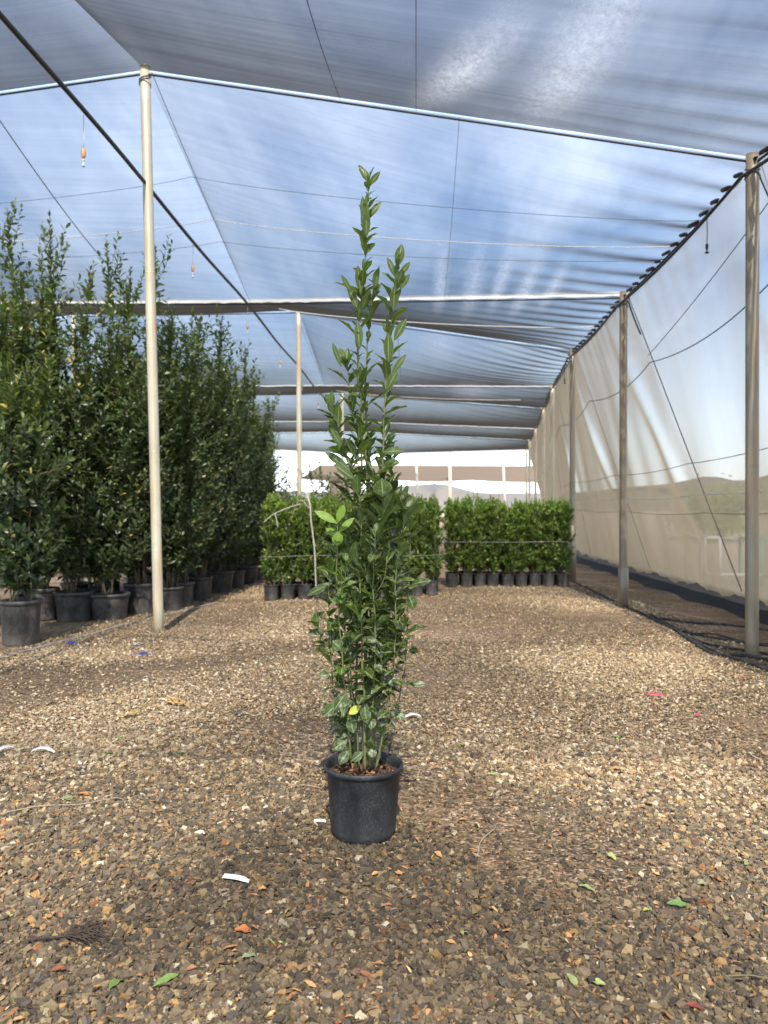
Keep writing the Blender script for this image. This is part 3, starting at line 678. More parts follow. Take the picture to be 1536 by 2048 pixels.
# ------------------------------------------------------------------ irrigation pipes with hanging sprinklers
def ipipe(pts, r, label):
    mb = MB(); mb.tube(pts, r, 8); o = mb.build('irrigation_pipe', M['pipe'], smooth=True); tag(o, label, 'pipe'); return o
kp = 3.44 / F
pz = CH + 3.44; pxx = -2.87
pts = [Vector((pxx - .05 + .008 * y if y < 12 else pxx + .046, y, pz + .02 * math.sin(y * 1.1))) for y in np.arange(-2, 42, .5)]
ipipe(pts, .021, 'long black overhead pipe running down the house past the tall left post')
pr = []
for k in range(1, len(PR) - 1):
    a, b = PR[k] + Vector((-.10, 0, -.16)), PR[k + 1] + Vector((-.10, 0, -.16)); pr += seg_path(a, b, 10, .07)[:-1]
pr.append(PR[-1] + Vector((-.1, 0, -.16))); ipipe(pr, .016, 'black hose slung just under the right eave from post to post')
def sprinkler():
    e = empty('hanging_sprinkler')
    mb = MB(); mb.tube([Vector((0, 0, -.02)), Vector((.004, 0, -.2)), Vector((0, 0, -.32))], .0045, 6); mb.build('drop_tube', M['whitecord'], e, True)
    mb = MB(); mb.lathe([(.004, -.31), (.017, -.315), (.019, -.35), (.019, -.38), (.012, -.395), (.004, -.40)], 14); mb.build('weight', M['brass'], e, True)
    mb = MB(); mb.lathe([(.003, -.395), (.010, -.405), (.010, -.42), (.005, -.425), (.005, -.44), (.016, -.45), (.014, -.465), (.002, -.475)], 14); mb.build('nozzle', M['white'], e, True)
    return e
s0 = sprinkler(); bl = empty('hanging_sprinkler')
mb = MB(); mb.tube([Vector((0, 0, 0)), Vector((.003, 0, -.14)), Vector((0, 0, -.27))], .004, 6); mb.build('drop_tube', M['cable'], bl, True)
mb = MB(); mb.lathe([(.003, -.26), (.014, -.265), (.014, -.31), (.007, -.32), (.005, -.335), (.02, -.345), (.02, -.352), (.003, -.36)], 14); mb.build('nozzle', M['pipe'], bl, True)
for k, (Y, w) in enumerate([(6.53, 'nearest the camera, left of the tall post'), (9.7, 'second from the camera, right of the tall post'), (12.8, 'third from the camera, above the tall shrubs'), (15.9, 'fourth from the camera, left of the far post'), (19.0, 'fifth from the camera, just past the far post'), (22.2, 'sixth and farthest from the camera')]):
    c = s0 if k == 0 else copy_tree(s0); c.location = (float(np.interp(Y, [p.y for p in pts], [p.x for p in pts])), Y, pz - .01)
    tag(c, 'orange sprinkler on the left overhead pipe, ' + w, 'sprinkler', 'sprinklers hanging from the overhead pipe')
for k, (Y, w) in enumerate([(7.6, 'nearest, beside the big right post'), (14.9, 'second, beyond the middle post')]):
    c = bl if k == 0 else copy_tree(bl); q_ = min(pr, key=lambda p: abs(p.y - Y)); c.location = (q_.x, q_.y, q_.z)
    tag(c, 'dark sprinkler on the right eave hose, ' + w, 'sprinkler', 'sprinklers hanging from the eave hose')

# ground hoses
def hose(pxs, r, mat, label, name='hose', n=10):
    P_ = [];
    for a in pxs:
        p = ground(*a) if len(a) == 2 else Vector(a); P_.append(p)
    sp_ = smooth_path(P_, n); sp_[:, 2] = gh(sp_[:, 0], sp_[:, 1]) + r * .9
    mb = MB(); mb.tube(sp_, r, 7); o = mb.build(name, mat, smooth=True); tag(o, label, 'hose'); return o
hose([(-60, 1338), (60, 1303), (160, 1277), (250, 1250), (340, 1228), (440, 1205)], .011, M['greyhose'], 'thin grey hose on the ground along the row of tall potted shrubs')
hose([(1138, 1160), (1180, 1180), (1250, 1215), (1330, 1252), (1420, 1300), (1560, 1352)], .014, M['hose'], 'dusty black hose along the edge of the gravel by the right posts')
hose([(1320, 1240), (1380, 1247), (1450, 1248), (1560, 1256)], .016, M['hose'], 'black hose lying nearest the side net behind the right post')
hose([(1300, 1232), (1360, 1262), (1440, 1279), (1560, 1290)], .014, M['hose'], 'black hose in the middle of the bundle behind the right post')
hose([(1340, 1255), (1400, 1285), (1470, 1300), (1570, 1310)], .015, M['hose'], 'black hose passing close behind the foot of the right post')
hose([(1350, 1262), (1420, 1306), (1480, 1312), (1520, 1318), (1580, 1335)], .017, M['hose'], 'thick black hose bent round the front of the right post foot')
hose([(1365, 1270), (1430, 1270), (1500, 1284), (1590, 1280)], .013, M['hose'], 'slack black hose crossing the others behind the right post')

# ------------------------------------------------------------------ pots and background plants
def make_pot(parent, rt, rb, h, mat, soilm, lip=.02, ribs=0, seg=36, name='pot'):
    mb = MB(); fn = None
    if ribs: fn = lambda r, z, a: r * (1 + (.012 * math.cos(a * ribs) if .02 < z < h - lip * 2 and r > rb * .9 else 0))
    mb.lathe([(0.001, .004), (rb * .8, .003), (rb * .96, .006), (rb, .02), (rt * .93, h - lip * 1.6), (rt * .945, h - lip * 1.4), (rt, h - lip * 1.3), (rt * 1.01, h - lip * .5), (rt, h), (rt * .965, h), (rt * .94, h - lip), (rt * .90, h * .6), (rb * .9, .03)], seg, fn=fn)
    mb.build(name, mat, parent, True)
    g = np.random.default_rng(2); sg = 24; V = [(0, 0, h * .84)]; T = []
    for k in (1, 2, 3):
        for a in range(sg):
            an = a / sg * 6.283; V.append((rt * .93 * k / 3 * math.cos(an), rt * .93 * k / 3 * math.sin(an), h * .84 + g.normal(0, .006)))
    for a in range(sg): T.append((0, 1 + a, 1 + (a + 1) % sg, 1 + (a + 1) % sg))
    T = []; tri = [(0, 1 + a, 1 + (a + 1) % sg) for a in range(sg)]
    for k in range(2):
        for a in range(sg): T.append((1 + k * sg + a, 1 + (k + 1) * sg + a, 1 + (k + 1) * sg + (a + 1) % sg, 1 + k * sg + (a + 1) % sg))
    mesh_obj('soil', V, [np.array(tri), np.array(T)], soilm, parent, True)

def twig_leaves(path, n, g, Ln, Wd, a0=35, a1=70, start=0.0, jl=.2):
    """n leaves set spirally along a path"""
    t = np.linspace(start, .985, n) + g.normal(0, .004, n); t = np.clip(t, 0, .999)
    idx = t * (len(path) - 1); i0 = idx.astype(int); fr = (idx - i0)[:, None]; i1 = np.minimum(i0 + 1, len(path) - 1)
    pos = path[i0] * (1 - fr) + path[i1] * fr; tan = norm(path[np.minimum(i0 + 1, len(path) - 1)] - path[np.maximum(i0 - 1, 0)])
    az = np.arange(n) * 2.39996 + g.uniform(0, 6.28) + g.normal(0, .35, n)
    ref = np.where(np.abs(tan[:, 2:3]) < .95, np.array([[0, 0, 1.]]), np.array([[1., 0, 0]])); e1 = norm(np.cross(ref, tan)); e2 = np.cross(tan, e1)
    rad = e1 * np.cos(az)[:, None] + e2 * np.sin(az)[:, None]
    al = np.radians(a1 + (a0 - a1) * t + g.normal(0, 11, n))
    d = tan * np.cos(al)[:, None] + rad * np.sin(al)[:, None]; nr = tan * np.sin(al)[:, None] - rad * np.cos(al)[:, None] + g.normal(0, .25, (n, 3))
    L_ = Ln * np.clip(g.normal(1, jl, n), .45, 1.5) * np.where(t > .93, .7, 1.0); return pos, d, nr, L_, Wd * L_ / Ln * g.uniform(.8, 1.15, n), t

def shrub(kind, seed, H, crown_r, n_stem, n_side, lf, Ln, Wd, mat, z0, low=.25, tint_base=.15, wisp=.2, tight=1.0, lo_leaf=0, ang=(35, 65)):
    """returns an Empty with stems + foliage"""
    g = np.random.default_rng(seed); e = empty(kind)
    mbs = MB(); A = [[] for _ in range(6)]
    for s in range(n_stem):
        an = g.uniform(0, 6.28); r0 = g.uniform(.02, .09) * min(1, crown_r * 3); top = H * (g.uniform(.62, 1.0) if H > 2 else g.uniform(.92, 1.0)) if s else H
        r1 = crown_r * g.uniform(.15, .6) * tight; pts = []
        for k in range(7):
            t = k / 6; pts.append((r0 * math.cos(an) * (1 - t) + r1 * math.cos(an) * t ** .8 + g.normal(0, .02), r0 * math.sin(an) * (1 - t) + r1 * math.sin(an) * t ** .8 + g.normal(0, .02), z0 + (top - z0) * t))
        P_ = smooth_path(pts, 6); rad = np.linspace(.011, .003, len(P_)) * (H / 3 + .3); mbs.tube(P_, rad * .62, 5)
        nl = int(lf * .35); a = twig_leaves(P_, nl, g, Ln, Wd, ang[0], ang[1], .1); 
        for i in range(6): A[i].append(a[i])
        for b in range(n_side):
            t = g.uniform(low, .96) if g.uniform() > .25 else g.uniform(.06, low + .2); i0 = int(t * (len(P_) - 1)); p = P_[i0]
            env = crown_r * (1.0 - (max(0, t - .62) / .38) * .8) * (1 if t > .3 else .6 + t * 1.33) * g.uniform(.35, 1.0)
            aa = g.uniform(0, 6.28); rise = g.uniform(.3, 1.0) * env * 1.1 + (g.uniform(.1, .35) if t > .8 and g.uniform() < wisp * 2 else 0)
            q1 = p + np.array([math.cos(aa) * env * .5, math.sin(aa) * env * .5, rise * .35]); q2 = p + np.array([math.cos(aa) * env * .9, math.sin(aa) * env * .9, rise])
            q2[2] = min(q2[2], H * 1.02)
            B = smooth_path([p, q1, q2], 5); mbs.tube(B, np.linspace(.0045, .0015, len(B)), 4, cap=False)
            nb = max(4, int(lf / n_side * .9 * (np.linalg.norm(q2 - p) / (crown_r * .7)) ** .6)); a = twig_leaves(B, nb, g, Ln, Wd, ang[0], ang[1], .15)
            for i in range(6): A[i].append(a[i])
    pos = np.concatenate(A[0]); d = np.concatenate(A[1]); nr = np.concatenate(A[2]); L_ = np.concatenate(A[3]); W_ = np.concatenate(A[4]); tt = np.concatenate(A[5])
    if lo_leaf:
        k = pos[:, 2] > z0 + lo_leaf; 
        k |= g.uniform(0, 1, len(k)) < .3
        pos, d, nr, L_, W_, tt = pos[k], d[k], nr[k], L_[k], W_[k], tt[k]
    n = len(pos); hz = pos[:, 2] / H
    tint = np.stack([np.clip(tint_base + .8 * np.clip(hz - .45, 0, 1) * g.uniform(.2, 1.6, n) + .35 * (tt > .8) * g.uniform(0, 1, n) + g.normal(0, .07, n), 0, 1), g.uniform(0, 1, n), g.uniform(0, 1, n)], 1)
    d = d - np.array([0, 0, .25]) * (g.uniform(0, 1, (n, 1)) * (1 - hz[:, None]))
    V, q, uv, T = leaves(pos, d, nr, L_, W_, 4, .18, .25, 0, tint, seed)
    mesh_obj('foliage', V, q, mat, e, False, uv=None, tint=T)
    mbs.build('stems', M['stemb'], e, True)
    return e
# tall potted shrubs on the left
protos = []
for k in range(4):
    wide = k % 2 == 0
    e = shrub('potted_shrub', 100 + k, 4.30 + .12 * k, .64, 7, 60, 900, .082, .035, M['leafb'], .34, .10, .12, .9, 1.35, .04)
    make_pot(e, .235 if wide else .185, .19 if wide else .165, .37 if wide else .37, M['potb'], M['soil'], .035, 0 if wide else 30)
    protos.append(e)
front = [(20, 1297, 4, 'at the left edge, nearest the camera'), (70, 1243, 3, 'dark pot half hidden behind the nearest one'), (134, 1243, 0, 'wide pot, third from the left'), (206, 1241, 2, 'wide pot, fourth from the left'), (271, 1230, 1, 'straight pot, just left of the tall cream post'), (328, 1222, 3, 'hidden partly by the tall cream post'), (352, 1215, 1, 'dusty pale pot just right of the tall cream post'),
         (392, 1202, 3, 'second right of the tall cream post, yellow shoot at its foot'), (432, 1188, 0, 'third right of the tall cream post'), (462, 1180, 1, 'fourth right of the tall cream post'), (486, 1170, 2, 'fifth right of the tall cream post'), (508, 1160, 1, 'sixth right of the tall cream post, last before the low hedge plants')]
used = set()
e = shrub('potted_shrub', 140, 2.75, .42, 7, 44, 620, .085, .037, M['leafb'], .40, .05, .0, .5, 1.0, 0)
make_pot(e, .19, .165, .43, M['potb'], M['soil'], .03, 30); protos.append(e)
GS = 'tall potted shrubs along the left side'
def put(k, x, y, rz, sc, label, group):
    o = protos[k] if k not in used else copy_tree(protos[k]); used.add(k)
    o.location = (x, y, float(gh(x, y)) - .005); o.rotation_euler = (0, 0, rz); o.scale = (1, 1, sc); tag(o, label, 'potted shrub', group); return o
gr = np.random.default_rng(21); HS = [1, 1.04, .95, .86, 1.05, .84, .90, .92, .93, .80, .88, .78]
lastx = {}
for k, (px, py, pr_, w) in enumerate(front):
    p = ground(px, py); put(pr_, p.x, p.y + .2, gr.uniform(0, 6.28), HS[k], 'tall green shrub, ' + w, GS)
for k in range(13):
    y = 8.3 + k * .82; x = (-4.75 if k < 2 else np.interp(y, [8, 10.5, 14, 18], [-4.7, -4.0, -3.75, -3.7])) + gr.normal(0, .06)
    put(k % 4, float(x), y, gr.uniform(0, 6.28), gr.uniform(.72, .95) * (1 - .008 * k), 'tall green shrub standing behind the front row of pots', 'tall shrubs in the second row')
for k in range(9):
    y = 8.8 + k * 1.05; x = np.interp(y, [8, 10.5, 14, 18], [-5.7, -4.9, -4.6, -4.5]) + gr.normal(0, .1)
    put((k + 2) % 4, float(x), y, gr.uniform(0, 6.28), gr.uniform(.70, .93) * (1 - .01 * k), 'tall green shrub deep in the planting behind two rows of pots', 'tall shrubs in the third row')

# lower hedge plants in two blocks
hp = []
for k in range(5):
    e = shrub('hedge_plant', 300 + k, 1.50 + .02 * (k % 3), .15, 8, 14, 230, .056, .025, M['leafy'], .19, .1, .30, .0, 1.5, 0, (20, 42))
    make_pot(e, .113, .095, .225, M['potb'], M['soil'], .012, 0, 24); hp.append(e)
uh = set()
def puth(k, x, y, label, group):
    o = hp[k] if k not in uh else copy_tree(hp[k]); uh.add(k)
    o.location = (x, y, float(gh(x, y)) - .003); o.rotation_euler = (0, 0, gr.uniform(0, 6.28)); s_ = gr.uniform(.95, 1.04); o.scale = (1, 1, s_); tag(o, label, 'hedge plant', group)
for r in range(3):
    for c in range(9):
        x = .615 + c * .232 + gr.normal(0, .008); y = 13.05 + r * .24 + gr.normal(0, .01)
        if r == 0: puth((c * 2 + r) % 5, x, y, f'leafy potted plant, {ORD[c]} from the left in the front row of the right hedge block', 'front row of the right hedge block')
        else: puth((c * 3 + r) % 5, x, y, 'leafy potted plant in a rear row of the right hedge block', 'rear rows of the right hedge block')
for r in range(3):
    for c in range(11):
        x = -2.08 + c * .232 + gr.normal(0, .008); y = 10.95 + c * .085 + r * .24 + gr.normal(0, .01)
        if r == 0: puth((c * 2 + r + 1) % 5, x, y, f'leafy potted plant, {ORD[c]} from the left in the front row of the left hedge block', 'front row of the left hedge block')
        else: puth((c * 3 + r) % 5, x, y, 'leafy potted plant in a rear row of the left hedge block', 'rear rows of the left hedge block')
# dark bushes beyond the left block
fb = shrub('far_shrub', 400, 2.25, .5, 5, 26, 300, .085, .038, M['leafb'], .05, .1, .1, .3)
for k, (x, y, s_, w) in enumerate([(-3.1, 15.6, 1.25, 'left of the far post'), (-1.75, 17.4, .95, 'at the foot of the far post'), (-2.4, 19.5, 1.1, 'behind the far post'), (-1.2, 20.5, .92, 'right of the far post'), (-3.6, 21.5, 1.15, 'farthest left behind the tall shrubs')]):
    o = fb if k == 0 else copy_tree(fb); o.location = (x, y, -.02); o.rotation_euler = (0, 0, k * 1.3); o.scale = (1.1, 1.1, s_); tag(o, 'dark green bush showing above the left hedge block, ' + w, 'bush', 'bushes beyond the left hedge block')
# cord round the right block, and round the left one
def cord(pts, r, mat, label, cat='cord', name='tie_cord'):
    mb = MB(); mb.tube(smooth_path(pts, 8), r, 5); o = mb.build(name, mat, smooth=True); tag(o, label, cat); return o
cord([(.46, 13.35, .76), (.55, 12.86, .765), (1.0, 12.80, .77), (1.6, 12.79, .765), (2.2, 12.81, .78), (2.52, 12.9, .77), (2.6, 13.4, .77)], .0035, M['greyhose'], 'pale cord tied round the right block of hedge plants')
cord([(-2.25, 10.9, .62), (-2.1, 10.72, .64), (-1.2, 10.8, .66), (-.4, 10.95, .64), (.3, 11.3, .64), (.48, 11.7, .64)], .003, M['greyhose'], 'pale cord tied round the left block of hedge plants')
# bleached dead stem leaning on the left block
e = empty('dead_branch', tuple(at(633, 1155, 10.6))); tag(e, 'bleached dead branch leaning against the left hedge block', 'branch')
o0 = Vector(e.location)
def dn(px, py, Y=10.6): return at(px, py, Y) - o0
mb = MB(); mb.tube(smooth_path([dn(633, 1190), dn(631, 1150), dn(629, 1100), dn(622, 1040), dn(620, 1010), dn(612, 985, 10.7)], 6), np.linspace(.010, .012, 31), 7); mb.build('stem', M['deadstem'], e, True)
mb = MB(); mb.tube(smooth_path([dn(622, 1020), dn(600, 1000), dn(585, 1030, 10.65)], 6), .005, 6); mb.tube(smooth_path([dn(527, 1045), dn(548, 1028), dn(578, 1015), dn(600, 1008)], 6), .008, 6); mb.tube(smooth_path([dn(550, 1026), dn(556, 1055)], 6), .008, 6); mb.build('side_branch', M['deadstem'], e, True)

# ------------------------------------------------------------------ far shade canopy
FC = empty('shade_canopy', tuple(at(930, 1000, 52))); FC.location.z = 0; tag(FC, 'low tan shade canopy on pale posts beyond the open far end', 'shade canopy')
fo = Vector(FC.location)
a, b = at(640, 930, 52), at(1110, 932, 52); c, d = at(620, 962, 60), at(1110, 964, 60)
c = at(600, 958, 44); d = at(1120, 962, 44)
nu, nv = 60, 12; V = []
for k in range(nv + 1):
    for m_ in range(nu + 1):
        p = c.lerp(d, m_ / nu).lerp(a.lerp(b, m_ / nu), k / nv); p.z -= .10 * abs(math.sin(m_ / nu * math.pi * 3)) * (1 - k / nv); V.append(tuple(p - fo))
q = [(k * (nu + 1) + m_, k * (nu + 1) + m_ + 1, (k + 1) * (nu + 1) + m_ + 1, (k + 1) * (nu + 1) + m_) for k in range(nv) for m_ in range(nu)]
mesh_obj('canopy_net', V, np.array(q), M['canopy'], FC, True, uv=np.array(V)[:, :2])
for px, w in ((705, .05), (838, .075), (1012, .075)):
    t = at(px, 929, 43.3); mb = MB(); mb.tube([Vector((t.x, t.y, 0)) - fo, Vector((t.x - .15, t.y, t.z)) - fo], w, 10); mb.build('post', M['postW'], FC, True)
for px in (870, 955):
    t = at(px, 935, 60); mb = MB(); mb.tube([Vector((t.x, t.y, 0)) - fo, Vector((t.x, t.y, t.z)) - fo], .06, 8); mb.build('post', M['wire'], FC, True)
t = at(900, 903, 44.2); mb = MB(); mb.tube([Vector((t.x, t.y, -.1)), t], .085, 12); child(mb.build('post', M['post'], smooth=True))
# small shed left of it
e = empty('shed', tuple(at(690, 1000, 70))); e.location.z = 0; so_ = Vector(e.location); tag(e, 'small brown gable roofed shed far behind the centre plant', 'shed')
a, b, c = at(655, 962, 70), at(680, 932, 70), at(715, 962, 70); mb = MB(); V = []
for dy_ in (0, 6):
    for p in (a, b, c): V.append(tuple(p + Vector((0, dy_, 0)) - so_))
mb.add(V, [(0, 1, 2), (3, 5, 4)], [(0, 3, 4, 1), (1, 4, 5, 2), (0, 2, 5, 3)]); mb.build('roof', M['darkroof'], e)
mb = MB(); w_ = c.x - a.x; mb.box((0 + (a.x + c.x) / 2 - so_.x, 3, (a.z - .01) / 2), (w_ * .9, 5.6, a.z - .01)); mb.build('wall', M['darkroof'], e)

# ------------------------------------------------------------------ outside the side net
tr = empty('tree', (13.2, 34, -.1)); tr.scale = (1.35, 1.35, .8); tag(tr, 'light green bushy tree seen through the side net near its bottom', 'tree')
g = np.random.default_rng(9); n = 3500
cl = np.array([(g.normal(0, .9), g.normal(0, .9), g.uniform(1.0, 2.5)) for _ in range(16)]); ci = g.integers(0, 16, n); pos = cl[ci] + g.normal(0, .36, (n, 3)); pos[:, 2] = np.abs(pos[:, 2])
V, q, uv, T = leaves(pos, g.normal(0, 1, (n, 3)), g.normal(0, 1, (n, 3)) + [0, 0, 1], np.full(n, .16), np.full(n, .07), 4, .1, .2, 0, np.stack([g.uniform(.3, 1, n), g.uniform(0, 1, n), g.uniform(0, 1, n)], 1), 4)
mesh_obj('crown', V, q, M['farleaf'], tr, tint=T)
mb = MB(); mb.tube([(0, 0, -.05), (.05, 0, .7), (-.05, .1, 1.5), (.1, 0, 2.1)], [.12, .09, .06, .02], 8); mb.tube([(.03, 0, .6), (.5, .2, 1.3), (.8, .3, 1.9)], [.06, .04, .015], 6); mb.tube([(.0, 0, .8), (-.5, -.2, 1.5), (-.8, -.1, 2.0)], [.05, .03, .015], 6); mb.build('trunk', M['stemb'], tr, True)
def frame(name, px0, px1, py0, py1, Y, mat, label, r=.03, ext=None):
    e = empty(name, tuple(at((px0 + px1) / 2, py1, Y))); e.location.z = 0; o_ = Vector(e.location)
    a, b = at(px0, py0, Y) - o_, at(px1, py0, Y) - o_
    for dy_ in (0, .9):
        for p in (a, b):
            mb = MB(); mb.tube([Vector((p.x, dy_, 0)), Vector((p.x, dy_, p.z))], r, 8); mb.build('leg', mat, e, True)
    mb = MB()
    for dy_ in (0, .9): mb.tube([Vector((a.x - r, dy_, a.z)), Vector((b.x + r, dy_, b.z))], r, 8)
    for p in (a, b): mb.tube([Vector((p.x, 0, p.z)), Vector((p.x, .9, p.z))], r, 8)
    if ext: mb.tube([Vector((a.x, 0, .18)), Vector((b.x + ext, 0, .18))], r, 8)
    mb.build('top_rail', mat, e, True); tag(e, label, 'frame')
frame('pipe_frame', 1410, 1440, 1076, 1150, 13.5, M['white'], 'white pipe frame standing outside the side net', .03, .9)
frame('pipe_frame', 1524, 1556, 1080, 1140, 13.5, M['teal'], 'teal pipe frame outside the net at the right edge', .03, .4)

# ------------------------------------------------------------------ the potted laurel in front
PB = Vector((at(727, 1020, 3.075).x, 3.075, 0))
HP = empty('potted_laurel', tuple(PB)); tag(HP, 'tall slim green laurel with many upright stems in round black pot on gravel', 'potted plant')
def hl(px, py, dY=0.0):                                   # local point of the plant, dY metres nearer (-) or farther (+) than its axis
    return np.array(at(px, py, 3.09 + dY) - PB)
seg = 72
def potr(r, z, a): return r * (1 + .004 * math.cos(2 * a + 1))
prof = [(.001, .012), (.10, .010), (.112, .004), (.120, .008), (.1265, .024), (.1295, .035), (.1475, .262), (.149, .264), (.158, .268), (.1605, .274), (.1600, .284), (.1565, .288), (.1515, .287), (.148, .280), (.1445, .255), (.138, .15), (.126, .03)]
mb = MB(); mb.lathe(prof, seg, fn=potr); pot = mb.build('pot', M['pot'], HP, True)
# drainage notches round the foot
for k in range(8):
    a = -1.5708 + .20 + k * math.pi / 4
    mb = MB(); V = []; T = []
    nn = 12
    V.append((0, 0, 0))
    for m_ in range(nn + 1):
        th = math.pi * m_ / nn; u = .019 * math.cos(th); z = .006 + .026 * math.sin(th) ** .7
        rr = (.1265 + (z - .024) * .08 if z > .024 else .1195 + z * .29) + .0022; aa = a + u / rr; V.append((rr * math.cos(aa), rr * math.sin(aa), z))
    rr = .1265; V[0] = (rr * math.cos(a), rr * math.sin(a), .012)
    mb.add(V, [(0, m_ + 1, m_ + 2) for m_ in range(nn)]); mb.build('drain_notch', M['skirt'], pot, False)
g = np.random.default_rng(4)
V = [(0, 0, .246)]; ring = 30; tri = []; qd = []
for k in range(1, 7):
    for a in range(ring):
        an = a / ring * 6.283; rr = .1445 * k / 6; V.append((rr * math.cos(an), rr * math.sin(an), .246 + .01 * (1 - k / 6) + g.normal(0, .0035)))
tri = [(0, 1 + a, 1 + (a + 1) % ring) for a in range(ring)]
for k in range(5):
    for a in range(ring): qd.append((1 + k * ring + a, 1 + (k + 1) * ring + a, 1 + (k + 1) * ring + (a + 1) % ring, 1 + k * ring + (a + 1) % ring))
soil = mesh_obj('soil', V, [np.array(tri), np.array(qd)], M['soil'], HP, True)
n = 420; rr = .116 * np.sqrt(g.uniform(0, 1, n)); an = g.uniform(0, 6.283, n); pos = np.stack([rr * np.cos(an), rr * np.sin(an), .252 + g.uniform(0, .008, n)], 1)
cc = np.array([(.16, .07, .035), (.09, .045, .025), (.25, .12, .06), (.36, .22, .11), (.05, .03, .02)])[g.choice(5, n, p=[.3, .3, .2, .08, .12])]
V, q, uv, T = leaves(pos, g.normal(0, 1, (n, 3)) * [1, 1, .35], g.normal(0, .5, (n, 3)) + [0, 0, 1], g.uniform(.008, .03, n), g.uniform(.005, .011, n), 4, .1, .3, 0, cc, 5)
mesh_obj('bark_chips', V, q, M['chips'], soil, tint=T)

# stems traced in the photo: (pixel x, pixel y, depth offset); leaf size, number, angles
ST = [
 ([(729, 1541, -.02), (727, 1420, -.02), (734, 1250, 0), (735, 1100, .01), (733, 960, .02), (727, 865, .02), (722, 795, .02), (718, 700, .02), (721, 620, .02), (724, 580, .01), (731, 511, .0), (732, 470, 0), (735, 405, -.01), (738, 352, -.01)], .0075, 92, .088, .031, 20, 46, .17),
 ([(746, 1540, .02), (749, 1420, .0), (752, 1340, .0), (760, 1200, -.02), (765, 1072, -.03), (766, 995, -.03), (767, 900, -.02), (769, 830, -.02), (773, 765, -.01), (778, 720, 0), (781, 660, 0), (786, 620, 0), (791, 565, .01), (795, 528, .01)], .0065, 78, .098, .036, 22, 48, .14),
 ([(735, 1540, .06), (742, 1300, .07), (738, 1150, .06), (741, 1000, .04), (733, 850, .04), (732, 760, .03), (738, 650, .03), (747, 590, .02), (752, 560, .02)], .0055, 54, .085, .029, 20, 45, .15),
 ([(712, 1538, .04), (712, 1350, .05), (715, 1150, .05), (712, 1040, .04), (705, 950, .03), (690, 905, .02), (681, 885, .01), (671, 840, .0), (661, 812, 0)], .005, 52, .10, .034, 26, 55, .16),
 ([(702, 1520, -.06), (697, 1454, -.07), (690, 1372, -.08), (684, 1302, -.09), (678, 1240, -.09), (676, 1182, -.09), (674, 1100, -.09), (675, 1060, -.09), (675, 1045, -.09)], .0042, 20, .085, .036, 55, 75, .10),
 ([(752, 1534, -.03), (759, 1501, -.05), (780, 1450, -.05), (799, 1391, -.05), (810, 1325, -.05), (814, 1267, -.05), (818, 1170, -.04), (818, 1065, -.04), (808, 1030, -.03), (800, 1008, -.02)], .0038, 26, .08, .030, 40, 70, .16),
 ([(730, 1541, -.08), (728, 1407, -.09), (725, 1337, -.10), (722, 1232, -.10), (718, 1158, -.09), (724, 1088, -.07), (720, 1010, -.05), (708, 965, -.05)], .0048, 46, .092, .034, 30, 68, .12),
 ([(750, 1538, -.07), (764, 1478, -.08), (785, 1361, -.08), (791, 1267, -.08), (790, 1180, -.08), (800, 1090, -.06), (812, 1020, -.05)], .0045, 44, .092, .034, 30, 68, .12),
 ([(703, 1530, .03), (688, 1480, .03), (672, 1430, .03), (663, 1349, .02), (660, 1290, .02), (657, 1200, .02), (664, 1130, .02), (672, 1080, .03)], .004, 40, .088, .034, 35, 72, .08),
 ([(738, 1536, .09), (760, 1400, .11), (775, 1250, .12), (782, 1130, .10), (790, 1000, .08), (782, 930, .07), (780, 880, .06)], .0045, 52, .095, .034, 28, 60, .12),
 ([(722, 1536, .10), (700, 1380, .12), (690, 1250, .11), (700, 1130, .10), (716, 1000, .08), (722, 905, .07), (705, 830, .06), (695, 745, .05), (690, 720, .04)], .0042, 52, .09, .032, 26, 60, .12),
 ([(740, 1538, -.05), (745, 1400, -.09), (752, 1290, -.11), (745, 1180, -.12), (752, 1090, -.11), (770, 1010, -.09), (765, 950, -.07)], .0045, 50, .098, .036, 28, 64, .10),
 ([(718, 1538, -.04), (712, 1430, -.06), (700, 1330, -.06), (702, 1240, -.05), (696, 1150, -.05), (700, 1080, -.05), (690, 1020, -.04)], .004, 42, .09, .034, 30, 68, .12),
 ([(733, 1538, .0), (736, 1430, -.02), (770, 1330, -.02), (775, 1240, -.03), (768, 1150, -.04), (750, 1060, -.05), (745, 980, -.04)], .004, 46, .095, .036, 30, 66, .12),
]
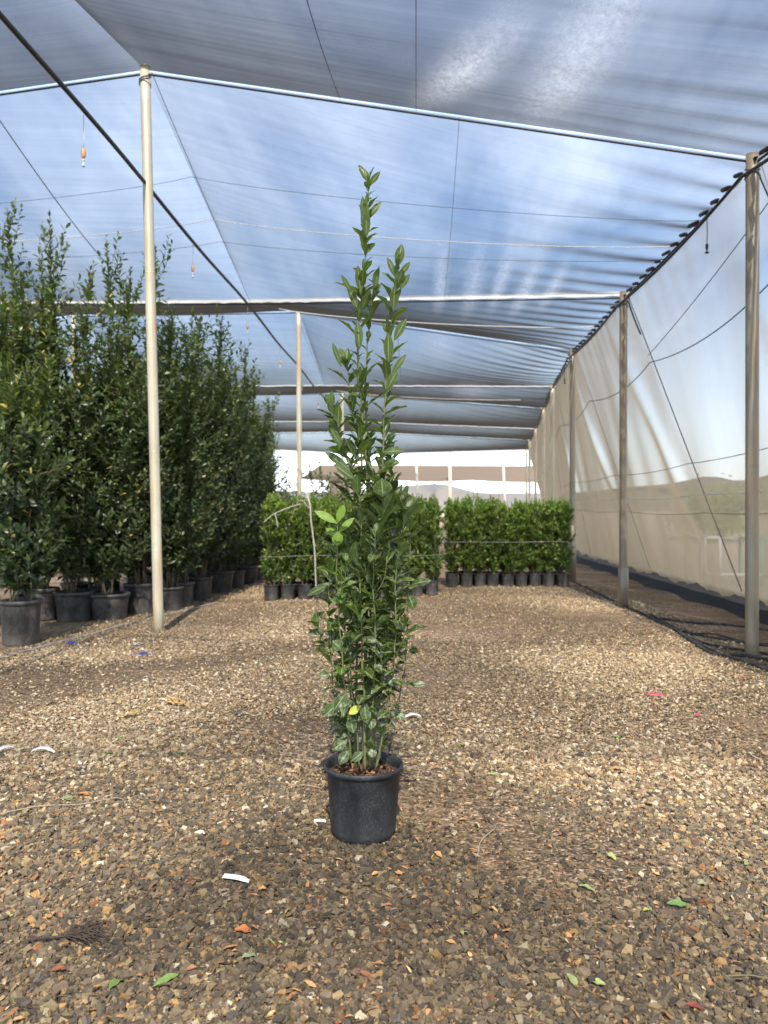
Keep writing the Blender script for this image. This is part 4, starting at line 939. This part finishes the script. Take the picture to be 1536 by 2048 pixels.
for si, (pp, r0, nl, Ln, Wd, a0, a1, st_) in enumerate(ST):
    g = np.random.default_rng(500 + si)
    P_ = smooth_path([hl(*p) for p in pp], 8)
    P_ = P_ + np.stack([np.convolve(g.normal(0, .004, len(P_)), np.ones(5) / 5, 'same') for _ in range(3)], 1)
    mb = MB(); mb.tube(P_, np.linspace(r0, .0014, len(P_)), 8); so_ = mb.build('stem', M['stem'], HP, True)
    pos, d, nr, L_, W_, tt = twig_leaves(P_, int(nl * (1.0 if si < 4 else 1.3)), g, Ln, Wd, a0, a1, st_, .24)
    A = [[pos], [d], [nr], [L_], [W_], [tt]]
    # short side shoots in the dense middle
    for b in range(3 if si in (0, 3) else 7 if nl > 39 else 2):
        t = g.uniform(.2, .62) if si > 1 else g.uniform(.15, .45); i0 = int(t * (len(P_) - 1)); p = P_[i0]; aa = g.uniform(0, 6.28); ln = g.uniform(.04, .10)
        B = smooth_path([p, p + np.array([math.cos(aa) * ln * .5, math.sin(aa) * ln * .5, ln * .7]), p + np.array([math.cos(aa) * ln * .7, math.sin(aa) * ln * .7, ln * 1.7])], 5)
        mb = MB(); mb.tube(B, np.linspace(.002, .001, len(B)), 5); mb.build('twig', M['stem'], so_, True)
        a = twig_leaves(B, 7, g, Ln * .85, Wd * .9, 25, 60, .15)
        for i in range(6): A[i].append(a[i])
    pos, d, nr, L_, W_, tt = [np.concatenate(a) for a in A]; n = len(pos); hz = pos[:, 2]
    if si in (2, 5, 10): L_ = L_ * .95
    low_ = np.clip((.95 - hz) / .6, 0, 1)[:, None]
    d = norm(d) + np.array([0, 0, -1]) * low_ * g.uniform(.0, .95, (n, 1))
    nr = nr + np.array([0, -.5, .6]) * .35
    L_ = L_ * (1 - .30 * low_[:, 0]) * .83; W_ = W_ * (.88 + .3 * low_[:, 0]); sz_ = np.clip(g.normal(1, .2, n), .5, 1.35); L_ = L_ * sz_; W_ = W_ * sz_
    base_t = np.clip(.06 + .16 * np.clip((hz - 1.2) / 1.3, 0, 1) + g.normal(0, .04, n) + .18 * (tt > .9) * g.uniform(0, 1, n) + (.20 if si in (4,) else 0), 0, .6)
    tint = np.stack([base_t, g.uniform(0, 1, n), g.uniform(0, .984, n)], 1)
    V, q, uv, T = leaves(pos, d, nr, L_, W_, 9, .22, .5, .10, tint, 600 + si)
    mesh_obj('foliage', V, q, M['leaf'], so_, True, uv=uv, tint=T)
    STEM = so_
def special(name, items, mat, label, parent, tint=None):
    """items: (base px, base py, tip px, tip py, dY, width m)"""
    pos, d, nr, L_, W_ = [], [], [], [], []
    for bx, by, tx, ty, dY, w in items:
        a = hl(bx, by, dY); b = hl(tx, ty, dY - .015); pos.append(a); d.append(b - a); L_.append(np.linalg.norm(b - a)); W_.append(w); nr.append((.15, -1, .45))
    n = len(pos); tn = np.tile(np.array([tint or (1, .6, .5)]), (n, 1))
    V, q, uv, T = leaves(np.array(pos), np.array(d), np.array(nr), np.array(L_), np.array(W_), 9, .10, .25, .05, tn, 77)
    o = mesh_obj(name, V, q, mat, parent, True, uv=uv, tint=T)
    if label: o['label'] = label
    return o
special('young_leaves', [(675, 1047, 630, 1020, -.10, .034), (675, 1045, 688, 1009, -.10, .034), (677, 1065, 705, 1035, -.09, .026), (675, 1072, 651, 1057, -.10, .03), (674, 1092, 676, 1064, -.11, .044)], M['leaf'], 'lime green young leaves at the top of the left shoot', HP, (.85, .98, .5))
special('yellow_leaf', [(723, 1411, 697, 1428, -.12, .030)], M['yellow'], 'yellow and orange dying leaf low on the plant', HP)
# conspicuous single leaves of the outline
special('outer_leaves', [(742, 372, 718, 326, -.01, .032), (738, 372, 760, 342, -.01, .028), (735, 440, 761, 398, -.01, .028), (733, 476, 732, 418, -.02, .034), (794, 536, 804, 486, .0, .040), (797, 556, 820, 522, .0, .026), (800, 580, 819, 547, .0, .026), (790, 555, 776, 512, .0, .026),
  (786, 622, 790, 572, -.02, .036), (777, 728, 777, 664, -.03, .042), (788, 682, 812, 636, -.01, .036), (783, 750, 811, 706, -.01, .026), (773, 782, 794, 740, -.02, .036), (719, 700, 716, 640, -.02, .036), (722, 590, 715, 530, -.02, .034), (705, 590, 682, 548, -.01, .022), (716, 620, 697, 570, -.01, .032), (683, 735, 665, 684, .0, .024),
  (668, 822, 653, 789, .0, .028), (676, 868, 660, 835, .0, .030), (677, 852, 677, 808, -.02, .030), (684, 896, 661, 856, -.01, .034), (765, 994, 764, 957, -.10, .074), (745, 600, 759, 530, .02, .020), (700, 940, 650, 902, -.02, .036), (712, 962, 668, 926, -.03, .036), (765, 905, 805, 900, -.03, .036), (770, 925, 800, 925, -.04, .034)],
  M['leaf'], None, HP, (.17, .55, .5))
special('outer_leaves', [(665, 1165, 612, 1190, .02, .034), (824, 1168, 862, 1160, .02, .034), (816, 1368, 854, 1366, .04, .026), (652, 1262, 616, 1266, .04, .030), (660, 1350, 636, 1350, .0, .036), (818, 1300, 836, 1302, .0, .034), (828, 1220, 818, 1190, -.05, .050), (684, 1300, 666, 1282, -.10, .046), (728, 1404, 734, 1448, -.12, .042), (700, 1430, 706, 1466, -.10, .042),
  (692, 1385, 668, 1420, -.08, .042), (694, 1480, 664, 1500, -.07, .040), (698, 1500, 678, 1528, -.07, .040), (727, 1503, 703, 1522, -.12, .034), (745, 1430, 742, 1460, -.10, .034), (745, 1494, 744, 1516, -.08, .036), (757, 1500, 778, 1540, .12, .016), (680, 1404, 648, 1432, -.05, .046), (780, 1420, 812, 1436, -.06, .036), (770, 1350, 797, 1370, -.08, .040)],
  M['leaf'], None, HP, (.10, .5, .5))

# ------------------------------------------------------------------ litter on the gravel
g = np.random.default_rng(31)
def gpos(px, py, lift=.012):
    p = ground(px, py); p.z = float(gh(p.x, p.y)) + lift; return p
lit = [  # px, py, length, width, direction, colour, label
 (231, 1978, .062, .030, 80, (.20, .32, .07), 'broad green fallen leaf at bottom left, beside a long narrow one'),
 (333, 1972, .085, .026, 55, (.24, .36, .10), 'long narrow green fallen leaf at bottom left'),
 (500, 1920, .055, .026, 40, (.30, .38, .20), 'pale grey green fallen leaf below the white label strip'),
 (735, 1958, .055, .026, -25, (.36, .14, .07), 'red brown fallen leaf at bottom centre below the pot'),
 (487, 1868, .055, .032, 10, (.48, .17, .05), 'curled rust orange leaf between the two bottom left green leaves and label strip'),
 (118, 1948, .04, .026, 30, (.40, .13, .06), 'small rusty leaf near the bottom left corner'),
 (1175, 1782, .062, .028, -12, (.34, .42, .16), 'pale green torn leaf right of the pot in the foreground'),
 (1355, 1818, .07, .030, -8, (.16, .27, .09), 'dark green pointed leaf in the right foreground'),
 (1498, 1733, .04, .036, 20, (.30, .38, .18), 'round pale green leaf near the right edge'),
 (1222, 1716, .045, .026, -50, (.42, .48, .16), 'yellow green leaf right of the pot'),
 (1432, 1760, .045, .026, -25, (.52, .24, .07), 'orange curled leaf near the right edge'),
 (797, 1755, .03, .020, -30, (.55, .26, .08), 'small orange leaf just below the pot'),
 (876, 1714, .035, .022, -40, (.52, .28, .12), 'small tan orange leaf right of the pot foot'),
 (525, 1788, .03, .022, 20, (.60, .30, .10), 'small orange leaf touching the end of the white label strip'),
 (1298, 1610, .05, .026, -60, (.58, .36, .16), 'tan oval leaf on the right side of the gravel'),
 (262, 1466, .06, .026, 50, (.20, .30, .07), 'green leaf on the left side of the gravel, uppermost of three'),
 (236, 1480, .045, .026, -20, (.26, .38, .10), 'green leaf on the left side of the gravel, middle of three'),
 (218, 1513, .06, .028, 70, (.18, .27, .06), 'green leaf on the left side of the gravel, lowest of three'),
 (362, 1516, .06, .024, 20, (.17, .25, .07), 'dull green leaf left of the pot'),
 (135, 1610, .06, .028, 15, (.24, .30, .12), 'large dull green leaf left of a bright orange one'),
 (168, 1601, .05, .028, -5, (.60, .27, .08), 'bright orange leaf at left beside a green one'),
 (1145, 1973, .05, .024, -60, (.32, .36, .15), 'pale green leaf at bottom right, left of a matching one'),
 (1195, 1982, .045, .022, -25, (.38, .42, .15), 'pale green leaf at bottom right, right of a matching one'),
 (1390, 2028, .05, .022, 0, (.28, .07, .06), 'dark maroon leaf at the bottom right edge'),
 (1293, 1832, .028, .018, 20, (.45, .48, .12), 'small yellow green leaf left of the dark pointed one'),
 (1405, 1774, .035, .028, 0, (.34, .36, .22), 'small round olive leaf between the orange and green ones at right'),
 (540, 1361, .07, .028, 0, (.46, .50, .16), 'pale yellow green leaf behind the plant at left'),
 (1140, 1457, .05, .022, 60, (.38, .52, .16), 'light green leaf in the pale gravel patch'),
 (1235, 1477, .05, .02, -5, (.34, .44, .12), 'light green leaf right of the pale gravel patch'),
 (1232, 1540, .07, .03, 5, (.55, .30, .14), 'large orange brown leaf in middle right gravel'),
 (985, 1553, .05, .03, -30, (.40, .50, .18), 'pale green leaf right of the plant foot'),
]
for px, py, ln, w, an, colr, lab in lit:
    p = gpos(px, py, .016); a = R(an); d = np.array([[math.cos(a), math.sin(a), .02]])
    V, q, uv, T = leaves(np.array([[-d[0][0] * ln / 2, -d[0][1] * ln / 2, 0]]), d, np.array([[g.normal(0, .15), g.normal(0, .15), 1]]), np.array([ln]), np.array([w]), 8, .22, .4, .1, np.array([colr]) * .75, int(px))
    o = mesh_obj('fallen_leaf', V, q, M['litter'], None, True, tint=T, loc=tuple(p)); tag(o, lab, 'fallen leaf', 'leaves fallen on the gravel')
# uncountable dry litter
n = 5200; y = 1.6 + 9 * g.uniform(0, 1, n) ** 1.2; x = g.uniform(-1, 1, n) * (y * .52 + .3); k = (x < 3.1) & (x > -3.6) & (np.hypot(x - PB.x, y - PB.y) > .17); x, y = x[k], y[k]; n = len(x)
pos = np.stack([x, y, gh(x, y) + .012 + g.uniform(0, .006, n)], 1); an = g.uniform(0, 6.28, n)
cols = np.array([(.30, .13, .06), (.42, .22, .09), (.20, .12, .07), (.10, .07, .045), (.50, .33, .16), (.22, .27, .08), (.38, .17, .07)])[g.choice(7, n, p=[.16, .18, .22, .22, .10, .05, .07])] * g.uniform(.7, 1.2, (n, 1))
V, q, uv, T = leaves(pos, np.stack([np.cos(an), np.sin(an), g.normal(0, .15, n)], 1), g.normal(0, .35, (n, 3)) + [0, 0, 1], np.exp(g.normal(math.log(.024), .4, n)).clip(.008, .055), g.uniform(.004, .015, n), 5, .3, .5, .1, cols, 8)
tag(mesh_obj('leaf_litter', V, q, M['litter'], None, True, tint=T), kind='stuff')
# fine debris: needles and twig bits
mb = MB(); n = 420; yy = 1.7 + 5 * g.uniform(0, 1, n); xx = g.uniform(-1, 1, n) * (yy * .5 + .2)
for k in range(n):
    if math.hypot(xx[k] - PB.x, yy[k] - PB.y) < .2 or xx[k] > 3: continue
    a = g.uniform(0, 6.28); l_ = g.uniform(.015, .07); c = Vector((xx[k], yy[k], float(gh(xx[k], yy[k])) + .017)); d = Vector((math.cos(a), math.sin(a), g.normal(0, .08))); s_ = Vector((-d.y, d.x, 0)) * g.normal(0, .2) * l_
    mb.tube([c - d * l_ / 2, c + s_ * .3, c + d * l_ / 2], [.0012, .0015, .0008], 4, cap=False)
tag(mb.build('twig_debris', M['twig']), kind='stuff')
# single twigs
def twig(pxs, r, mat, label, name='twig', cat='twig'):
    P_ = smooth_path([gpos(*p, .02) for p in pxs], 6); mb = MB(); mb.tube(P_, np.linspace(r, r * .5, len(P_)), 6); tag(mb.build(name, mat, smooth=True), label, cat)
twig([(0, 1640), (80, 1627), (160, 1624), (235, 1611), (252, 1625), (258, 1640)], .0024, M['paletwig'], 'long thin pale twig at the left edge of the gravel')
twig([(955, 1720), (962, 1690), (985, 1668), (992, 1660)], .0022, M['paletwig'], 'short bent pale twig right of the pot')
twig([(640, 1585), (600, 1580), (560, 1592)], .002, M['paletwig'], 'thin pale twig left of the pot')
twig([(560, 1350), (630, 1400), (600, 1445), (680, 1440)], .002, M['twig'], 'thin dark twig behind the plant at left')
twig([(1450, 1972), (1500, 1970), (1536, 1976)], .0025, M['farleaf'] if False else M['stem'], 'green stalk lying at the right edge in the foreground')
# dark dry frond at lower left
e = empty('dry_frond', tuple(gpos(140, 1885, .0))); tag(e, 'dark brown dry frond lying on the gravel at lower left', 'frond')
eo = Vector(e.location)
mb = MB(); mb.tube([gpos(58, 1891, .02) - eo, gpos(130, 1886, .025) - eo, gpos(200, 1880, .03) - eo], [.003, .004, .003], 6); mb.build('stalk', M['twig'], e, True)
mb = MB()
for k in range(60):
    a = gpos(128 + g.uniform(-4, 40), 1886 + g.uniform(-5, 5), .03) - eo; b = gpos(160 + g.uniform(0, 70), 1878 + g.normal(0, 16), .018) - eo; m_ = a.lerp(b, .5) + Vector((0, 0, g.uniform(.002, .02)))
    mb.tube([a, m_, b], [.0012, .0016, .0006], 4, cap=False)
for k in range(0):
    a = gpos(370 + g.normal(0, 45), 1868 + g.normal(0, 14) if k % 2 else 1800 + g.normal(0, 20), .02) - eo; an = g.uniform(0, 6.28)
    if k % 2 == 0: a = gpos(330 + g.normal(0, 25), 1805 + g.normal(0, 16), .02) - eo
    mb.tube([a, a + Vector((math.cos(an) * .03, math.sin(an) * .012, .006))], [.0014, .0006], 4, cap=False)
mb.build('leaflets', M['twig'], e, True)
# white plastic label strips
def label_strip(px, py, ln, w, an, lab, bow=.005):
    p = gpos(px, py, .02); n = 10; V = []; a = R(an); d = Vector((math.cos(a), math.sin(a), 0)); s_ = Vector((-d.y, d.x, 0))
    for k in range(n + 1):
        t = k / n - .5; c = d * ln * t + Vector((0, 0, bow * (1 - 4 * t * t))) + s_ * .004 * math.sin(t * 4); ww = w * (1 if k < n - 1 else .5)
        for sg_ in (-1, 1):
            for h in (0, .0008): V.append(tuple(c + s_ * sg_ * ww / 2 + Vector((0, 0, h + (.004 * sg_)))))
    q = []
    for k in range(n):
        b = 4 * k; q += [(b, b + 2, b + 6, b + 4), (b + 1, b + 5, b + 7, b + 3), (b, b + 4, b + 5, b + 1), (b + 2, b + 3, b + 7, b + 6)]
    q += [(0, 1, 3, 2), (4 * n, 4 * n + 2, 4 * n + 3, 4 * n + 1)]
    tag(mesh_obj('plant_label', V, np.array(q), M['white'], loc=tuple(p)), lab, 'plant label', 'white plastic label strips on the gravel')
label_strip(472, 1770, .105, .016, -25, 'large white plastic strip on the gravel left below the pot')
label_strip(826, 1443, .10, .016, 8, 'white plastic strip behind the plant on the right', .016)
label_strip(86, 1510, .13, .016, -8, 'curled white plastic strip near the left edge', .02)
label_strip(8, 1507, .11, .016, 60, 'white plastic strip cut by the left edge', .015)
label_strip(160, 1536, .03, .018, 90, 'tiny white tag below the curled strip at left', .005)
label_strip(640, 1652, .05, .007, -15, 'thin white sliver touching the left side of the pot', .003)
# twine, ribbon, straw rope
def tangle(px, py, size, nseg, r, mat, label, name, cat, seed):
    g = np.random.default_rng(seed); mb = MB()
    c = gpos(px, py, .02)
    for s_ in range(nseg):
        pts = [c + Vector((g.normal(0, size * .4), g.normal(0, size * .4), abs(g.normal(0, size * .12)))) for _ in range(4)]
        mb.tube(smooth_path(pts, 6), r, 5)
    tag(mb.build(name, mat, smooth=True), label, cat)
tangle(288, 1312, .09, 5, .0032, M['blue'], 'blue twine scrap in front of the tall cream post', 'twine_scrap', 'twine', 1)
tangle(146, 1293, .07, 5, .0032, M['blue'], 'blue twine scrap beside the thin grey hose', 'twine_scrap', 'twine', 2)
tangle(273, 1297, .04, 3, .0032, M['blue'], 'smallest blue twine scrap just left of the tall cream post foot', 'twine_scrap', 'twine', 3)
tangle(346, 1408, .12, 4, .005, M['straw'], 'ochre rope scrap tangled in the gravel at left', 'rope_scrap', 'rope', 4)
tangle(258, 1440, .10, 3, .004, M['straw'], 'thin ochre rope scrap left of the larger rope tangle', 'rope_scrap', 'rope', 6)
label_strip(1310, 1396, .10, .012, -25, 'pink tape scrap on the right side of the gravel', .012); bpy.data.objects[-1] if False else None
for o in list(bpy.data.objects):
    if o.get('label', '').startswith('pink tape'):
        o.name = 'tape_scrap'; o.data.materials[0] = M['pink']; o['category'] = 'tape'; o['group'] = 'pink tape scraps'
label_strip(1395, 1435, .03, .012, 10, 'small pink tape scrap further right and lower than the long one', .005)
for o in list(bpy.data.objects):
    if o.get('label', '').startswith('small pink tape'):
        o.name = 'tape_scrap'; o.data.materials[0] = M['pink']; o['category'] = 'tape'; o['group'] = 'pink tape scraps'
